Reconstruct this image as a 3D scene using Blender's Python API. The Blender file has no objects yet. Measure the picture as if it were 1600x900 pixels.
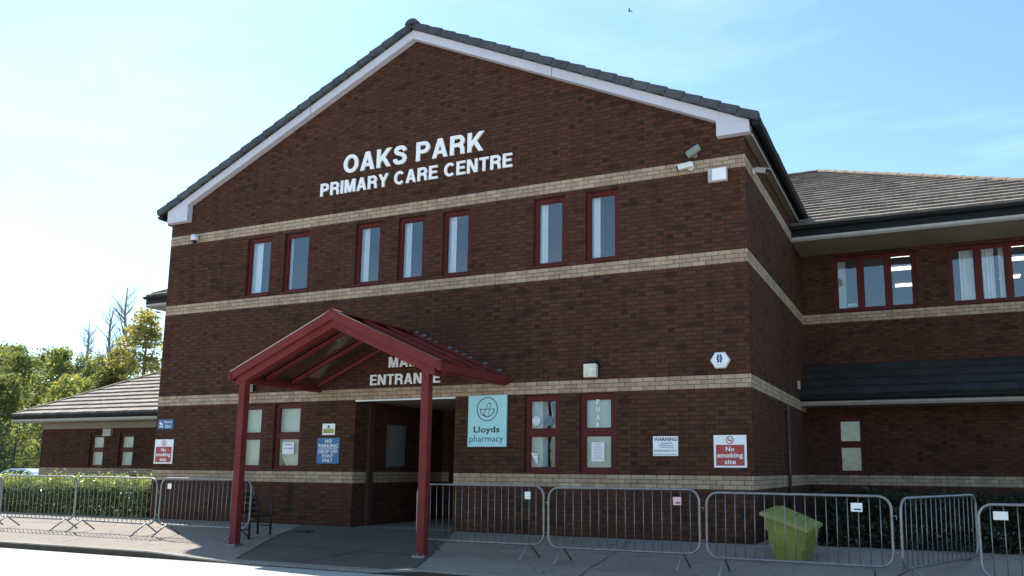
import bpy, math, random
from mathutils import Vector, Matrix, Euler
random.seed(7)
sc = bpy.context.scene
col = sc.collection
R = math.radians

# ------------------------------------------------------------------ camera
cam = bpy.data.cameras.new('camera')
co = bpy.data.objects.new('camera', cam)
col.objects.link(co)
CAM = Vector((16.0367, -13.4901, 1.1569))
yaw, pitch, roll = -0.4215, 0.1534, 0.0077
f = Vector((math.sin(yaw)*math.cos(pitch), math.cos(yaw)*math.cos(pitch), math.sin(pitch)))
r = f.cross(Vector((0, 0, 1))).normalized()
u = r.cross(f)
r2 = r*math.cos(roll) + u*math.sin(roll)
u2 = -r*math.sin(roll) + u*math.cos(roll)
m = Matrix((r2, u2, -f)).transposed().to_4x4()
m.translation = CAM
co.matrix_world = m
cam.sensor_width = 36
cam.lens = 36*1291.85/1600
cam.shift_x = -71.82/1600
cam.shift_y = 82.90/1600
cam.clip_end = 3000
cam.clip_start = 0.05
sc.camera = co

# ------------------------------------------------------------------ sky and sun
S = Vector((-0.655, 0.385, 1.0)).normalized()          # towards the sun
w = bpy.data.worlds.new('World'); sc.world = w; w.use_nodes = True
nt = w.node_tree; nt.nodes.clear()
sky = nt.nodes.new('ShaderNodeTexSky'); sky.sky_type = 'NISHITA'; sky.sun_disc = False
sky.sun_elevation = math.asin(S.z); sky.sun_rotation = math.atan2(S.x, S.y)
sky.air_density = 1.0; sky.dust_density = 0.6; sky.ozone_density = 1.5
tc = nt.nodes.new('ShaderNodeTexCoord')
mp = nt.nodes.new('ShaderNodeMapping'); mp.inputs['Scale'].default_value = (1.2, 1.2, 5.0)
mp.inputs['Rotation'].default_value = (0.25, 0.15, 0.5)
n1 = nt.nodes.new('ShaderNodeTexNoise'); n1.inputs['Scale'].default_value = 1.1
n1.inputs['Detail'].default_value = 7; n1.inputs['Roughness'].default_value = 0.55
n1.inputs['Distortion'].default_value = 0.5
rp = nt.nodes.new('ShaderNodeValToRGB')
rp.color_ramp.elements[0].position = 0.46; rp.color_ramp.elements[0].color = (0, 0, 0, 1)
rp.color_ramp.elements[1].position = 0.78; rp.color_ramp.elements[1].color = (1, 1, 1, 1)
mul = nt.nodes.new('ShaderNodeMath'); mul.operation = 'MULTIPLY'; mul.inputs[1].default_value = 0.38
mixc = nt.nodes.new('ShaderNodeMix'); mixc.data_type = 'RGBA'
mixc.inputs[7].default_value = (7.5, 7.4, 7.4, 1)
bg = nt.nodes.new('ShaderNodeBackground'); bg.inputs[1].default_value = 0.13
wo = nt.nodes.new('ShaderNodeOutputWorld')
L = nt.links.new
L(tc.outputs['Generated'], mp.inputs[0]); L(mp.outputs[0], n1.inputs['Vector'])
L(n1.outputs['Fac'], rp.inputs[0]); L(rp.outputs[0], mul.inputs[0]); L(mul.outputs[0], mixc.inputs[0])
L(sky.outputs[0], mixc.inputs[6]); tint = nt.nodes.new('ShaderNodeMix'); tint.data_type = 'RGBA'; tint.blend_type = 'MULTIPLY'; tint.inputs[0].default_value = 1.0
tint.inputs[7].default_value = (0.80, 0.965, 1.0, 1)
L(mixc.outputs[2], tint.inputs[6]); L(tint.outputs[2], bg.inputs[0]); L(bg.outputs[0], wo.inputs[0])

sl = bpy.data.lights.new('sun', 'SUN'); sl.energy = 5.0; sl.angle = R(0.53); sl.color = (1.0, 0.95, 0.87)
so = bpy.data.objects.new('sun', sl); col.objects.link(so)
so.rotation_euler = S.to_track_quat('Z', 'Y').to_euler(); so.location = S*60

sc.view_settings.view_transform = 'Standard'; sc.view_settings.look = 'None'
sc.view_settings.exposure = 0.95; sc.view_settings.gamma = 1; sc.view_settings.use_curve_mapping = False
sc.cycles.max_bounces = 8; sc.cycles.transparent_max_bounces = 12; sc.cycles.diffuse_bounces = 3
sc.cycles.glossy_bounces = 3; sc.cycles.transmission_bounces = 4
sc.cycles.use_denoising = True
sc.cycles.caustics_reflective = False; sc.cycles.caustics_refractive = False

# ------------------------------------------------------------------ material helpers
class G:
    def __init__(s, name):
        s.m = bpy.data.materials.new(name); s.m.use_nodes = True
        s.nt = s.m.node_tree; s.b = s.nt.nodes['Principled BSDF']; s.o = s.nt.nodes['Material Output']
    def n(s, t, **k):
        x = s.nt.nodes.new('ShaderNode'+t)
        for a, v in k.items(): setattr(x, a, v)
        return x
    def l(s, a, b): s.nt.links.new(a, b)
    def math(s, op, a, b=None, c=None):
        x = s.n('Math', operation=op)
        for i, v in enumerate((a, b, c)):
            if v is None: continue
            if isinstance(v, (int, float)): x.inputs[i].default_value = v
            else: s.l(v, x.inputs[i])
        return x.outputs[0]
    def noise(s, vec, scale, detail=4, rough=.55):
        x = s.n('TexNoise'); x.inputs['Scale'].default_value = scale
        x.inputs['Detail'].default_value = detail; x.inputs['Roughness'].default_value = rough
        if vec is not None: s.l(vec, x.inputs['Vector'])
        return x.outputs['Fac']
    def ramp(s, fac, stops, const=False):
        x = s.n('ValToRGB'); cr = x.color_ramp
        if const: cr.interpolation = 'CONSTANT'
        while len(cr.elements) < len(stops): cr.elements.new(.5)
        for e, (p, c) in zip(cr.elements, stops):
            e.position = p; e.color = (*c, 1) if len(c) == 3 else c
        s.l(fac, x.inputs[0]); return x.outputs[0]
    def mix(s, fac, a, b, mode='MIX'):
        x = s.n('Mix', data_type='RGBA', blend_type=mode)
        for i, v in ((0, fac), (6, a), (7, b)):
            if isinstance(v, (int, float)): x.inputs[i].default_value = v
            elif isinstance(v, tuple): x.inputs[i].default_value = (*v, 1)
            else: s.l(v, x.inputs[i])
        return x.outputs[2]
    def bump(s, h, strength=.3, dist=.01):
        x = s.n('Bump'); x.inputs['Strength'].default_value = strength; x.inputs['Distance'].default_value = dist
        s.l(h, x.inputs['Height']); s.l(x.outputs[0], s.b.inputs['Normal'])

def plain(name, c, rough=.6, metal=0, var=.12, scale=6, spec=.5, dirt=None, bump=0):
    g = G(name); obj = g.n('TexCoord').outputs['Object']
    f1 = g.noise(obj, scale, 5)
    a = tuple(max(0, x*(1-var)) for x in c); b = tuple(min(1, x*(1+var)) for x in c)
    cc = g.ramp(f1, [(.3, a), (.7, b)])
    if dirt:
        d = g.noise(obj, scale*.37, 6, .7)
        cc = g.mix(g.ramp(d, [(.48, (0, 0, 0)), (.72, (.6, .6, .6))]), cc, dirt)
    g.l(cc, g.b.inputs['Base Color'])
    g.b.inputs['Roughness'].default_value = rough; g.b.inputs['Metallic'].default_value = metal
    g.b.inputs['Specular IOR Level'].default_value = spec
    if bump: g.bump(g.noise(obj, scale*12, 3), bump, .004)
    return g.m

def brick(name, stops, mortar, joint=.010, dark=None, off=.015, rough=.85, flemish=False):
    g = G(name)
    uv = g.n('UVMap').outputs[0]; sp = g.n('SeparateXYZ'); g.l(uv, sp.inputs[0])
    v = g.math('DIVIDE', g.math('SUBTRACT', sp.outputs[1], off), .075)
    row = g.math('FLOOR', v); fv = g.math('MULTIPLY', g.math('FRACT', v), .075)
    pitch_ = .3375 if flemish else .225
    uu = g.math('ADD', g.math('DIVIDE', sp.outputs[0], pitch_), g.math('MULTIPLY', g.math('MODULO', row, 2.0), .5))
    cl = g.math('FLOOR', uu); ff = g.math('FRACT', uu); fu = g.math('MULTIPLY', ff, pitch_)
    if flemish:
        isH = g.math('GREATER_THAN', ff, 2/3)
        cl = g.math('ADD', g.math('MULTIPLY', cl, 2.0), isH)
        fu = g.math('MULTIPLY', g.math('SUBTRACT', ff, g.math('MULTIPLY', isH, 2/3)), pitch_)
    cb = g.n('CombineXYZ'); g.l(cl, cb.inputs[0]); g.l(row, cb.inputs[1])
    wn = g.n('TexWhiteNoise', noise_dimensions='2D'); g.l(cb.outputs[0], wn.inputs['Vector'])
    base = g.ramp(wn.outputs['Value'], stops, True)
    if dark:
        wn2 = g.n('TexWhiteNoise', noise_dimensions='3D')
        cb2 = g.n('CombineXYZ'); g.l(cl, cb2.inputs[0]); g.l(row, cb2.inputs[1]); cb2.inputs[2].default_value = 7
        g.l(cb2.outputs[0], wn2.inputs['Vector'])
        lf = g.noise(uv, .9, 3, .6)
        k = g.math('GREATER_THAN', g.math('ADD', wn2.outputs['Value'], g.math('MULTIPLY', g.math('SUBTRACT', lf, .5), .5)), .91)
        base = g.mix(g.math('MULTIPLY', k, .70), base, dark)
        if flemish: base = g.mix(g.math('MULTIPLY', isH, .25), base, dark)
    fine = g.noise(uv, 60, 4, .7)
    base = g.mix(.45, base, g.ramp(fine, [(.25, (.45, .45, .45)), (.75, (1.45, 1.4, 1.35))]), 'MULTIPLY')
    wob = g.math('MULTIPLY', g.math('SUBTRACT', g.noise(uv, 25, 2), .5), .007)
    j = g.math('ADD', wob, joint)
    mask = g.math('MAXIMUM', g.math('LESS_THAN', fu, j), g.math('LESS_THAN', fv, j))
    cc = g.mix(mask, base, mortar)
    st = g.noise(uv, .35, 6, .65)
    cc = g.mix(.35, cc, g.ramp(st, [(.3, (.7, .7, .7)), (.7, (1.25, 1.25, 1.25))]), 'MULTIPLY')
    mp_ = g.n('Mapping'); mp_.inputs['Scale'].default_value = (5.5, .45, 1); g.l(uv, mp_.inputs[0])
    cc = g.mix(.5, cc, g.ramp(g.noise(mp_.outputs[0], 1.0, 5, .7), [(.38, (.72, .72, .72)), (.52, (1, 1, 1)), (.68, (1.22, 1.2, 1.18))]), 'MULTIPLY')
    g.l(cc, g.b.inputs['Base Color']); g.b.inputs['Roughness'].default_value = rough
    g.b.inputs['Specular IOR Level'].default_value = .08
    h = g.math('ADD', g.math('MULTIPLY', g.math('SUBTRACT', 1.0, mask), 1.0), g.math('MULTIPLY', fine, .35))
    g.bump(h, .5, .006)
    return g.m

def glass(name, refl=.12, tint=(.92, .95, .96), rough=.0):
    g = G(name); g.nt.nodes.remove(g.b)
    tr = g.n('BsdfTransparent'); tr.inputs[0].default_value = (*tint, 1)
    gl = g.n('BsdfGlossy'); gl.inputs['Roughness'].default_value = rough; gl.inputs['Color'].default_value = (.95, .97, 1, 1)
    lw = g.n('LayerWeight'); lw.inputs[0].default_value = .5
    fac = g.math('ADD', g.math('MULTIPLY', g.math('POWER', lw.outputs['Facing'], 4.0), .7), refl)
    geo = g.n('TexCoord').outputs['Object']
    bp = g.n('Bump'); bp.inputs['Strength'].default_value = .25; bp.inputs['Distance'].default_value = .01
    g.l(g.noise(geo, 2.2, 2), bp.inputs['Height']); g.l(bp.outputs[0], gl.inputs['Normal'])
    mx = g.n('MixShader'); g.l(fac, mx.inputs[0]); g.l(tr.outputs[0], mx.inputs[1]); g.l(gl.outputs[0], mx.inputs[2])
    g.l(mx.outputs[0], g.o.inputs[0]); return g.m

def leafmat(name, stops, trans=.45, rough=.45):
    g = G(name)
    oi = g.n('Attribute', attribute_name='tone', attribute_type='GEOMETRY')
    c = g.ramp(oi.outputs['Fac'], stops)
    g.l(c, g.b.inputs['Base Color']); g.b.inputs['Roughness'].default_value = rough
    g.b.inputs['Specular IOR Level'].default_value = .35
    t = g.n('BsdfTranslucent'); g.l(g.mix(1.0, c, (1.35, 1.3, .6), 'MULTIPLY'), t.inputs[0])
    mx = g.n('MixShader'); mx.inputs[0].default_value = trans
    g.l(g.b.outputs[0], mx.inputs[1]); g.l(t.outputs[0], mx.inputs[2]); g.l(mx.outputs[0], g.o.inputs[0])
    return g.m

def emit(name, c, s):
    g = G(name); g.b.inputs['Base Color'].default_value = (.8, .8, .8, 1)
    g.b.inputs['Emission Color'].default_value = (*c, 1); g.b.inputs['Emission Strength'].default_value = s
    return g.m

M = {}
M['brick'] = brick('red_brick', [(0, (.094, .039, .0235)), (.22, (.086, .036, .022)), (.45, (.101, .042, .026)), (.7, (.080, .034, .021)), (.86, (.096, .044, .028))],
                   (.034, .025, .019), .0125, dark=(.034, .019, .016), flemish=True)
M['cream'] = brick('cream_brick', [(0, (.40, .295, .205)), (.3, (.45, .34, .245)), (.55, (.36, .26, .185)), (.8, (.46, .335, .225))], (.10, .08, .06), .010)
M['barge'] = plain('painted_bargeboard', (.56, .555, .62), .45, var=.05, dirt=(.5, .5, .5), scale=2)
M['soffit'] = plain('soffit_board', (.25, .215, .17), .6, var=.06)
M['trim'] = plain('pale_trim', (.42, .40, .37), .5)
M['black'] = plain('black_plastic', (.010, .011, .012), .55, spec=.2)
M['letter'] = plain('white_lettering', (.88, .88, .88), .4, var=.03)
M['white'] = plain('white_board', (.84, .86, .88), .35, var=.03)
M['whitep'] = plain('white_paper', (.80, .81, .82), .7, var=.04)
M['redframe'] = plain('red_window_paint', (.092, .013, .011), .5, spec=.2, var=.14, scale=4)
M['redpost'] = plain('red_canopy_paint', (.155, .025, .023), .6, spec=.15, var=.16, scale=3, dirt=(.14, .03, .03))
M['signred'] = plain('sign_red', (.38, .035, .03), .4, var=.04)
M['signblue'] = plain('sign_blue', (.03, .12, .29), .4, var=.15)
M['ltblue'] = plain('pale_blue_panel', (.38, .72, .78), .35, var=.04)
M['ink'] = plain('black_ink', (.015, .015, .018), .5)
M['grey_ink'] = plain('grey_ink', (.42, .42, .50), .6)
M['blueink'] = plain('blue_ink', (.03, .05, .22), .5)
M['yellow'] = plain('yellow_print', (.55, .58, .12), .5)
M['galv'] = plain('galvanised_steel', (.225, .23, .235), .42, metal=.65, var=.22, scale=9, dirt=(.25, .22, .2))
M['darkmetal'] = plain('dark_metal', (.03, .03, .032), .45, metal=.3)
M['pane'] = glass('window_glass', .085)
M['pane_low'] = glass('ground_window_glass', .06)
M['canopyglass'] = glass('canopy_sheet', .06, (.66, .66, .58), .12)
def transl(name, c):
    g = G(name); g.b.inputs['Base Color'].default_value = (.12, .05, .05, 1); t = g.n('BsdfTranslucent'); t.inputs[0].default_value = (*c, 1)
    mx = g.n('MixShader'); mx.inputs[0].default_value = .4; g.l(g.b.outputs[0], mx.inputs[1]); g.l(t.outputs[0], mx.inputs[2]); g.l(mx.outputs[0], g.o.inputs[0]); return g.m
M['edge'] = transl('translucent_sheet_edge', (.85, .85, .85))
M['curtain'] = plain('white_curtain', (.82, .85, .88), .9, var=.05, scale=14)
M['film'] = plain('frosted_film', (.46, .48, .46), .7, var=.13, scale=3)
M['beige'] = plain('beige_blind', (.58, .56, .46), .8, var=.14, scale=1.8)
M['dimblind'] = plain('patterned_blind', (.30, .28, .22), .8, var=.35, scale=7)
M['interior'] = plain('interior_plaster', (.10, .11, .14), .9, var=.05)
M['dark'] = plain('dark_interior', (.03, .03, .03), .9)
M['grit'] = plain('yellow_grit_plastic', (.20, .21, .033), .5, var=.25, scale=5, dirt=(.13, .14, .03))
M['gritlid'] = plain('grit_lid_plastic', (.235, .25, .055), .45, var=.15, scale=5, dirt=(.14, .15, .05))
M['slate'] = plain('verge_tile', (.052, .058, .070), .75, var=.35, scale=3, dirt=(.11, .12, .10), bump=.4)
M['bark'] = plain('bark', (.13, .11, .09), .9, var=.3, scale=6)
M['palebark'] = plain('pale_bark', (.32, .30, .29), .85, var=.3, scale=6)
M['frostlamp'] = plain('ribbed_lamp_glass', (.75, .75, .62), .2, var=.2, scale=20)
M['panel_light'] = emit('fluorescent_panel', (1.0, .95, .78), 2.4)
M['carpaint'] = plain('silver_car_paint', (.55, .60, .68), .22, metal=.4, var=.03)
M['tyre'] = plain('tyre_rubber', (.02, .02, .02), .8)
M['greenmesh'] = plain('green_fence_paint', (.015, .05, .03), .5)
M['cam_white'] = plain('camera_white', (.72, .73, .74), .35, var=.04)
M['cam_grey'] = plain('camera_grey', (.22, .25, .22), .5)
M['cam_dark'] = plain('camera_dark', (.012, .012, .014), .2)
M['brown_pipe'] = plain('brown_pipe', (.07, .032, .028), .45)
M['notice'] = plain('noticeboard_face', (.17, .19, .20), .4, var=.12, scale=8)
M['bird'] = plain('bird_feathers', (.04, .04, .05), .7)

# roof tiles, seen lit
def tilemat(name, c1, c2, c3, lich=(.36, .34, .29)):
    g = G(name); o = g.n('TexCoord').outputs['Object']
    at = g.n('Attribute', attribute_name='tone', attribute_type='GEOMETRY')
    a = g.ramp(at.outputs['Fac'], [(0, c1), (.5, c2), (1, c3)])
    a = g.mix(.8, a, g.ramp(g.noise(o, 9, 6, .7), [(.3, (.6, .6, .6)), (.7, (1.35, 1.35, 1.3))]), 'MULTIPLY')
    li = g.ramp(g.noise(o, 3.2, 6, .75), [(.56, (0, 0, 0)), (.70, (.55, .55, .55))])
    a = g.mix(li, a, lich)
    g.l(a, g.b.inputs['Base Color']); g.b.inputs['Roughness'].default_value = .85
    g.bump(g.noise(o, 60, 4, .7), .5, .006); return g.m
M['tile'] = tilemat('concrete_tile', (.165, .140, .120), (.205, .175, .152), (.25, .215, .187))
M['tile_dark'] = tilemat('shaded_tile', (.020, .020, .019), (.025, .025, .023), (.034, .033, .030), (.05, .05, .038))  # darker copy of the roof tile, with shade put into its colour
M['ridge'] = plain('ridge_tile', (.19, .14, .095), .85, var=.25, scale=4, bump=.4)

def asphalt(name, c1, c2, sc1=.6, spk=.5, cracks=True):
    g = G(name); o = g.n('TexCoord').outputs['Object']
    a = g.ramp(g.noise(o, sc1, 7, .65), [(.3, c1), (.72, c2)])
    a = g.mix(spk, a, g.ramp(g.noise(o, 140, 3, .8), [(.3, (.45, .45, .45)), (.7, (1.6, 1.6, 1.6))]), 'MULTIPLY')
    p = g.ramp(g.noise(o, 2.3, 5, .7), [(.60, (1, 1, 1)), (.68, (.72, .72, .74))])
    a = g.mix(1.0, a, p, 'MULTIPLY')
    if cracks:
        vo = g.n('TexVoronoi', feature='DISTANCE_TO_EDGE'); vo.inputs['Scale'].default_value = .55
        wv = g.n('VectorMath', operation='ADD'); g.l(o, wv.inputs[0])
        nn = g.n('TexNoise'); nn.inputs['Scale'].default_value = 2.5; nn.inputs['Detail'].default_value = 5; g.l(o, nn.inputs['Vector'])
        g.l(nn.outputs['Color'], wv.inputs[1]); g.l(wv.outputs[0], vo.inputs['Vector'])
        ck = g.math('LESS_THAN', vo.outputs['Distance'], .004)
        a = g.mix(g.math('MULTIPLY', ck, .6), a, (.02, .02, .02))
    g.l(a, g.b.inputs['Base Color']); g.b.inputs['Roughness'].default_value = .92
    g.bump(g.noise(o, 90, 3, .8), .6, .006); return g.m
M['pavement'] = asphalt('pavement_asphalt', (.195, .168, .138), (.265, .23, .19))
M['road'] = asphalt('road_asphalt', (.36, .34, .31), (.45, .425, .39), cracks=False)
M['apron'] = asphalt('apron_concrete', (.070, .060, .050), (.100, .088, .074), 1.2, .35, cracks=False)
def kerbmat():
    g = G('kerb_concrete'); o = g.n('TexCoord').outputs['Object']
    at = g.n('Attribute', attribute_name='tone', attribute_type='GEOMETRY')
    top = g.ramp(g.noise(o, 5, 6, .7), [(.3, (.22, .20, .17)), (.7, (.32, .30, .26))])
    shade_moss = g.ramp(g.noise(o, 7, 6, .7), [(.35, (.030, .026, .018)), (.62, (.055, .048, .034)), (.75, (.10, .105, .05))])  # dark tone of the front face: painted shade together with grime and moss
    g.l(g.mix(at.outputs['Fac'], shade_moss, top), g.b.inputs['Base Color']); g.b.inputs['Roughness'].default_value = .9
    g.bump(g.noise(o, 60, 4), .5, .004); return g.m
M['kerb'] = kerbmat()
M['pinkplate'] = plain('faded_pink_plate', (.75, .48, .48), .5, var=.1, scale=20)
M['lead'] = plain('weathered_lead', (.13, .14, .15), .6, var=.3)
M['tar'] = plain('tar_seam', (.045, .042, .038), .8)
M['earth'] = plain('ground_soil', (.07, .065, .045), .95, var=.4, scale=1.2, bump=.5)
M['grass'] = plain('rough_grass', (.07, .10, .03), .95, var=.4, scale=.6)

# ------------------------------------------------------------------ mesh helpers
class MB:
    def __init__(s): s.v = []; s.f = []; s.uv = []; s.tone = []; s.smooth = []
    def face(s, pts, uv=None, tone=.5, smooth=False):
        i = len(s.v); s.v += [tuple(p) for p in pts]; s.f.append(tuple(range(i, i+len(pts))))
        s.uv.append(uv); s.tone.append(tone); s.smooth.append(smooth)
    def box(s, x0, x1, y0, y1, z0, z1, mtx=None, tone=.5, bev=0):
        if x0 > x1: x0, x1 = x1, x0
        if y0 > y1: y0, y1 = y1, y0
        if z0 > z1: z0, z1 = z1, z0
        P = [Vector((x, y, z)) for z in (z0, z1) for y in (y0, y1) for x in (x0, x1)]
        if mtx is not None: P = [mtx @ p for p in P]
        i = len(s.v); s.v += [tuple(p) for p in P]
        F = [(0, 2, 3, 1), (4, 5, 7, 6), (0, 1, 5, 4), (2, 6, 7, 3), (0, 4, 6, 2), (1, 3, 7, 5)]
        for q in F:
            s.f.append(tuple(i+k for k in q)); s.tone.append(tone); s.smooth.append(False)
            pts = [P[k] for k in q]
            nrm = (pts[1]-pts[0]).cross(pts[2]-pts[0])
            if abs(nrm.x) >= abs(nrm.y) and abs(nrm.x) >= abs(nrm.z): s.uv.append([(p.y, p.z) for p in pts])
            elif abs(nrm.y) >= abs(nrm.z): s.uv.append([(p.x, p.z) for p in pts])
            else: s.uv.append([(p.x, p.y) for p in pts])
    def tube(s, pts, rad, n=10, closed=False, cap=True, tone=.5):
        pts = [Vector(p) for p in pts]
        if not hasattr(rad, '__len__'): rad = [rad]*len(pts)
        rings = []; up = None; N = len(pts)
        for k, p in enumerate(pts):
            if closed: d = pts[(k+1) % N]-pts[k-1]
            else: d = pts[min(k+1, N-1)]-pts[max(k-1, 0)]
            d = d.normalized() if d.length > 1e-9 else Vector((0, 0, 1))
            if up is None:
                up = Vector((0, 0, 1)) if abs(d.z) < .9 else Vector((1, 0, 0))
            up = (up-d*up.dot(d)); up = up.normalized() if up.length > 1e-6 else d.orthogonal().normalized()
            b = d.cross(up)
            i = len(s.v)
            for a in range(n):
                t = 2*math.pi*a/n
                s.v.append(tuple(p+(up*math.cos(t)+b*math.sin(t))*rad[k]))
            rings.append(i)
        for k in range(N if closed else N-1):
            A = rings[k]; B = rings[(k+1) % N]
            for a in range(n):
                a2 = (a+1) % n
                s.f.append((A+a, A+a2, B+a2, B+a)); s.uv.append(None); s.tone.append(tone); s.smooth.append(True)
        if cap and not closed:
            s.f.append(tuple(rings[0]+a for a in reversed(range(n)))); s.uv.append(None); s.tone.append(tone); s.smooth.append(False)
            s.f.append(tuple(rings[-1]+a for a in range(n))); s.uv.append(None); s.tone.append(tone); s.smooth.append(False)
    def prism(s, poly, y0, y1, axis='y'):
        # poly of (a,b) in the plane across the axis, extruded from y0 to y1
        def P(a, b, c):
            return {'y': (a, c, b), 'x': (c, a, b), 'z': (a, b, c)}[axis]
        n = len(poly)
        s.face([P(a, b, y0) for a, b in poly], uv=[(a, b) for a, b in poly])
        s.face([P(a, b, y1) for a, b in reversed(poly)], uv=[(a, b) for a, b in reversed(poly)])
        for i in range(n):
            a = poly[i]; b = poly[(i+1) % n]
            s.face([P(*b, y0), P(*a, y0), P(*a, y1), P(*b, y1)])
    def build(s, name, mat, parent=None, org=None, bevel=0):
        org = Vector(org) if org is not None else (Vector(parent['_org']) if parent is not None and '_org' in parent else Vector((0, 0, 0)))
        me = bpy.data.meshes.new(name)
        me.from_pydata([tuple(Vector(p)-org) for p in s.v], [], s.f)
        if any(x is not None for x in s.uv):
            ul = me.uv_layers.new(name='UVMap'); k = 0
            for q, uvs in zip(s.f, s.uv):
                for j in range(len(q)):
                    if uvs: ul.data[k].uv = uvs[j]
                    k += 1
        if any(t != .5 for t in s.tone):
            at = me.attributes.new('tone', 'FLOAT', 'FACE'); at.data.foreach_set('value', s.tone)
        me.polygons.foreach_set('use_smooth', s.smooth)
        me.materials.append(mat); me.update()
        o = bpy.data.objects.new(name, me); col.objects.link(o)
        if parent is not None: o.parent = parent; 
        else: o.location = org
        o['_org'] = tuple(org)
        if bevel:
            bm = o.modifiers.new('bevel', 'BEVEL'); bm.width = bevel; bm.segments = 2; bm.limit_method = 'ANGLE'; bm.angle_limit = R(50)
            bm.harden_normals = False
        return o

def tag(o, label=None, cat=None, group=None, kind=None):
    if label: o['label'] = label
    if cat: o['category'] = cat
    if group: o['group'] = group
    if kind: o['kind'] = kind
    return o
def thing(name, label, cat, loc=(0, 0, 0), group=None):
    o = bpy.data.objects.new(name, None); col.objects.link(o); o.location = loc
    o['_org'] = tuple(loc); o.empty_display_size = .2
    return tag(o, label, cat, group)
def children(o): return [c for c in bpy.data.objects if c.parent == o]
def copy_tree(o, parent=None):
    c = o.copy(); col.objects.link(c); c.parent = parent
    for ch in children(o): copy_tree(ch, c)
    return c

# --- writing
def font_mesh(text, bold=0.0):
    c = bpy.data.curves.new('writing', 'FONT'); c.body = text; c.offset = bold; c.resolution_u = 3
    c.space_character = 1.0+bold*1.2
    o = bpy.data.objects.new('writing', c); col.objects.link(o)
    dg = bpy.context.evaluated_depsgraph_get(); dg.update()
    me = bpy.data.meshes.new_from_object(o.evaluated_get(dg))
    vs = [v.co.copy() for v in me.vertices]; fs = [tuple(p.vertices) for p in me.polygons]
    bpy.data.objects.remove(o); bpy.data.curves.remove(c); bpy.data.meshes.remove(me)
    return vs, fs
def write(mb, text, x0, x1, z0, z1, y, bold=0.0, th=.002):
    vs, fs = font_mesh(text, bold)
    ax = min(v.x for v in vs); bx = max(v.x for v in vs); ay = min(v.y for v in vs); by = max(v.y for v in vs)
    i = len(mb.v)
    for v in vs:
        mb.v.append((x0+(v.x-ax)/(bx-ax)*(x1-x0), y, z0+(v.y-ay)/(by-ay)*(z1-z0)))
    for q in fs: mb.f.append(tuple(i+k for k in q)); mb.uv.append(None); mb.tone.append(.5); mb.smooth.append(False)

# heavy grotesque capitals for the big raised lettering
def arc(cx, cy, rx, ry, a0, a1, n=14):
    return [(cx+rx*math.cos(R(a0+(a1-a0)*i/n)), cy+ry*math.sin(R(a0+(a1-a0)*i/n))) for i in range(n+1)]
GL = {
 'O': (.80, [(arc(.40, .5, .305, .41, 0, 360, 28), 1)]),
 'A': (.76, [([(.075, -.1), (.40, 1.12)], 0), ([(.685, -.1), (.36, 1.12)], 0), ([(.2, .285), (.56, .285)], 2)]),
 'K': (.76, [([(.10, -.02), (.10, 1.02)], 0), ([(.12, .30), (.72, 1.08)], 0), ([(.30, .62), (.70, -.10)], 0)]),
 'S': (.70, [([(.60, .70), (.57, .80), (.49, .88), (.35, .912), (.21, .88), (.14, .80), (.14, .70), (.2, .62), (.34, .555), (.48, .50), (.57, .42), (.595, .31), (.56, .19), (.47, .11), (.34, .088), (.2, .115), (.11, .20), (.09, .31)], 0)]),
 'P': (.70, [([(.10, -.02), (.10, 1.02)], 0), ([(.1, .91), (.38, .91)]+arc(.38, .69, .215, .22, 90, -90, 8)[1:]+[(.1, .47)], 0)]),
 'R': (.73, [([(.10, -.02), (.10, 1.02)], 0), ([(.1, .91), (.40, .91)]+arc(.40, .70, .21, .21, 90, -90, 8)[1:]+[(.1, .49)], 0), ([(.40, .5), (.56, .40), (.60, .28), (.615, -.05)], 0)]),
 'I': (.20, [([(.10, -.02), (.10, 1.02)], 0)]),
 'M': (.86, [([(.10, -.02), (.10, 1.02)], 0), ([(.76, -.02), (.76, 1.02)], 0), ([(.13, 1.12), (.43, .02)], 0), ([(.73, 1.12), (.43, .02)], 0)]),
 'Y': (.72, [([(.03, 1.12), (.36, .42)], 0), ([(.69, 1.12), (.36, .42)], 0), ([(.36, .5), (.36, -.02)], 0)]),
 'C': (.76, [(arc(.40, .5, .305, .41, 42, 318, 22), 0)]),
 'E': (.63, [([(.10, -.02), (.10, 1.02)], 0), ([(.1, .915), (.62, .915)], 2), ([(.1, .515), (.57, .515)], 2), ([(.1, .085), (.64, .085)], 2)]),
 'N': (.74, [([(.10, -.02), (.10, 1.02)], 0), ([(.64, -.02), (.64, 1.02)], 0), ([(.09, 1.1), (.65, -.1)], 0)]),
 'T': (.64, [([(0, .915), (.64, .915)], 2), ([(.32, -.02), (.32, 1.0)], 0)]),
}
def clipy(poly, lim, keep_low):
    out = []
    for i in range(len(poly)):
        a = poly[i]; b = poly[(i+1) % len(poly)]
        ia = (a[1] <= lim) if keep_low else (a[1] >= lim); ib = (b[1] <= lim) if keep_low else (b[1] >= lim)
        if ia: out.append(a)
        if ia != ib:
            t = (lim-a[1])/(b[1]-a[1]); out.append((a[0]+(b[0]-a[0])*t, lim))
    return out
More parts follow.
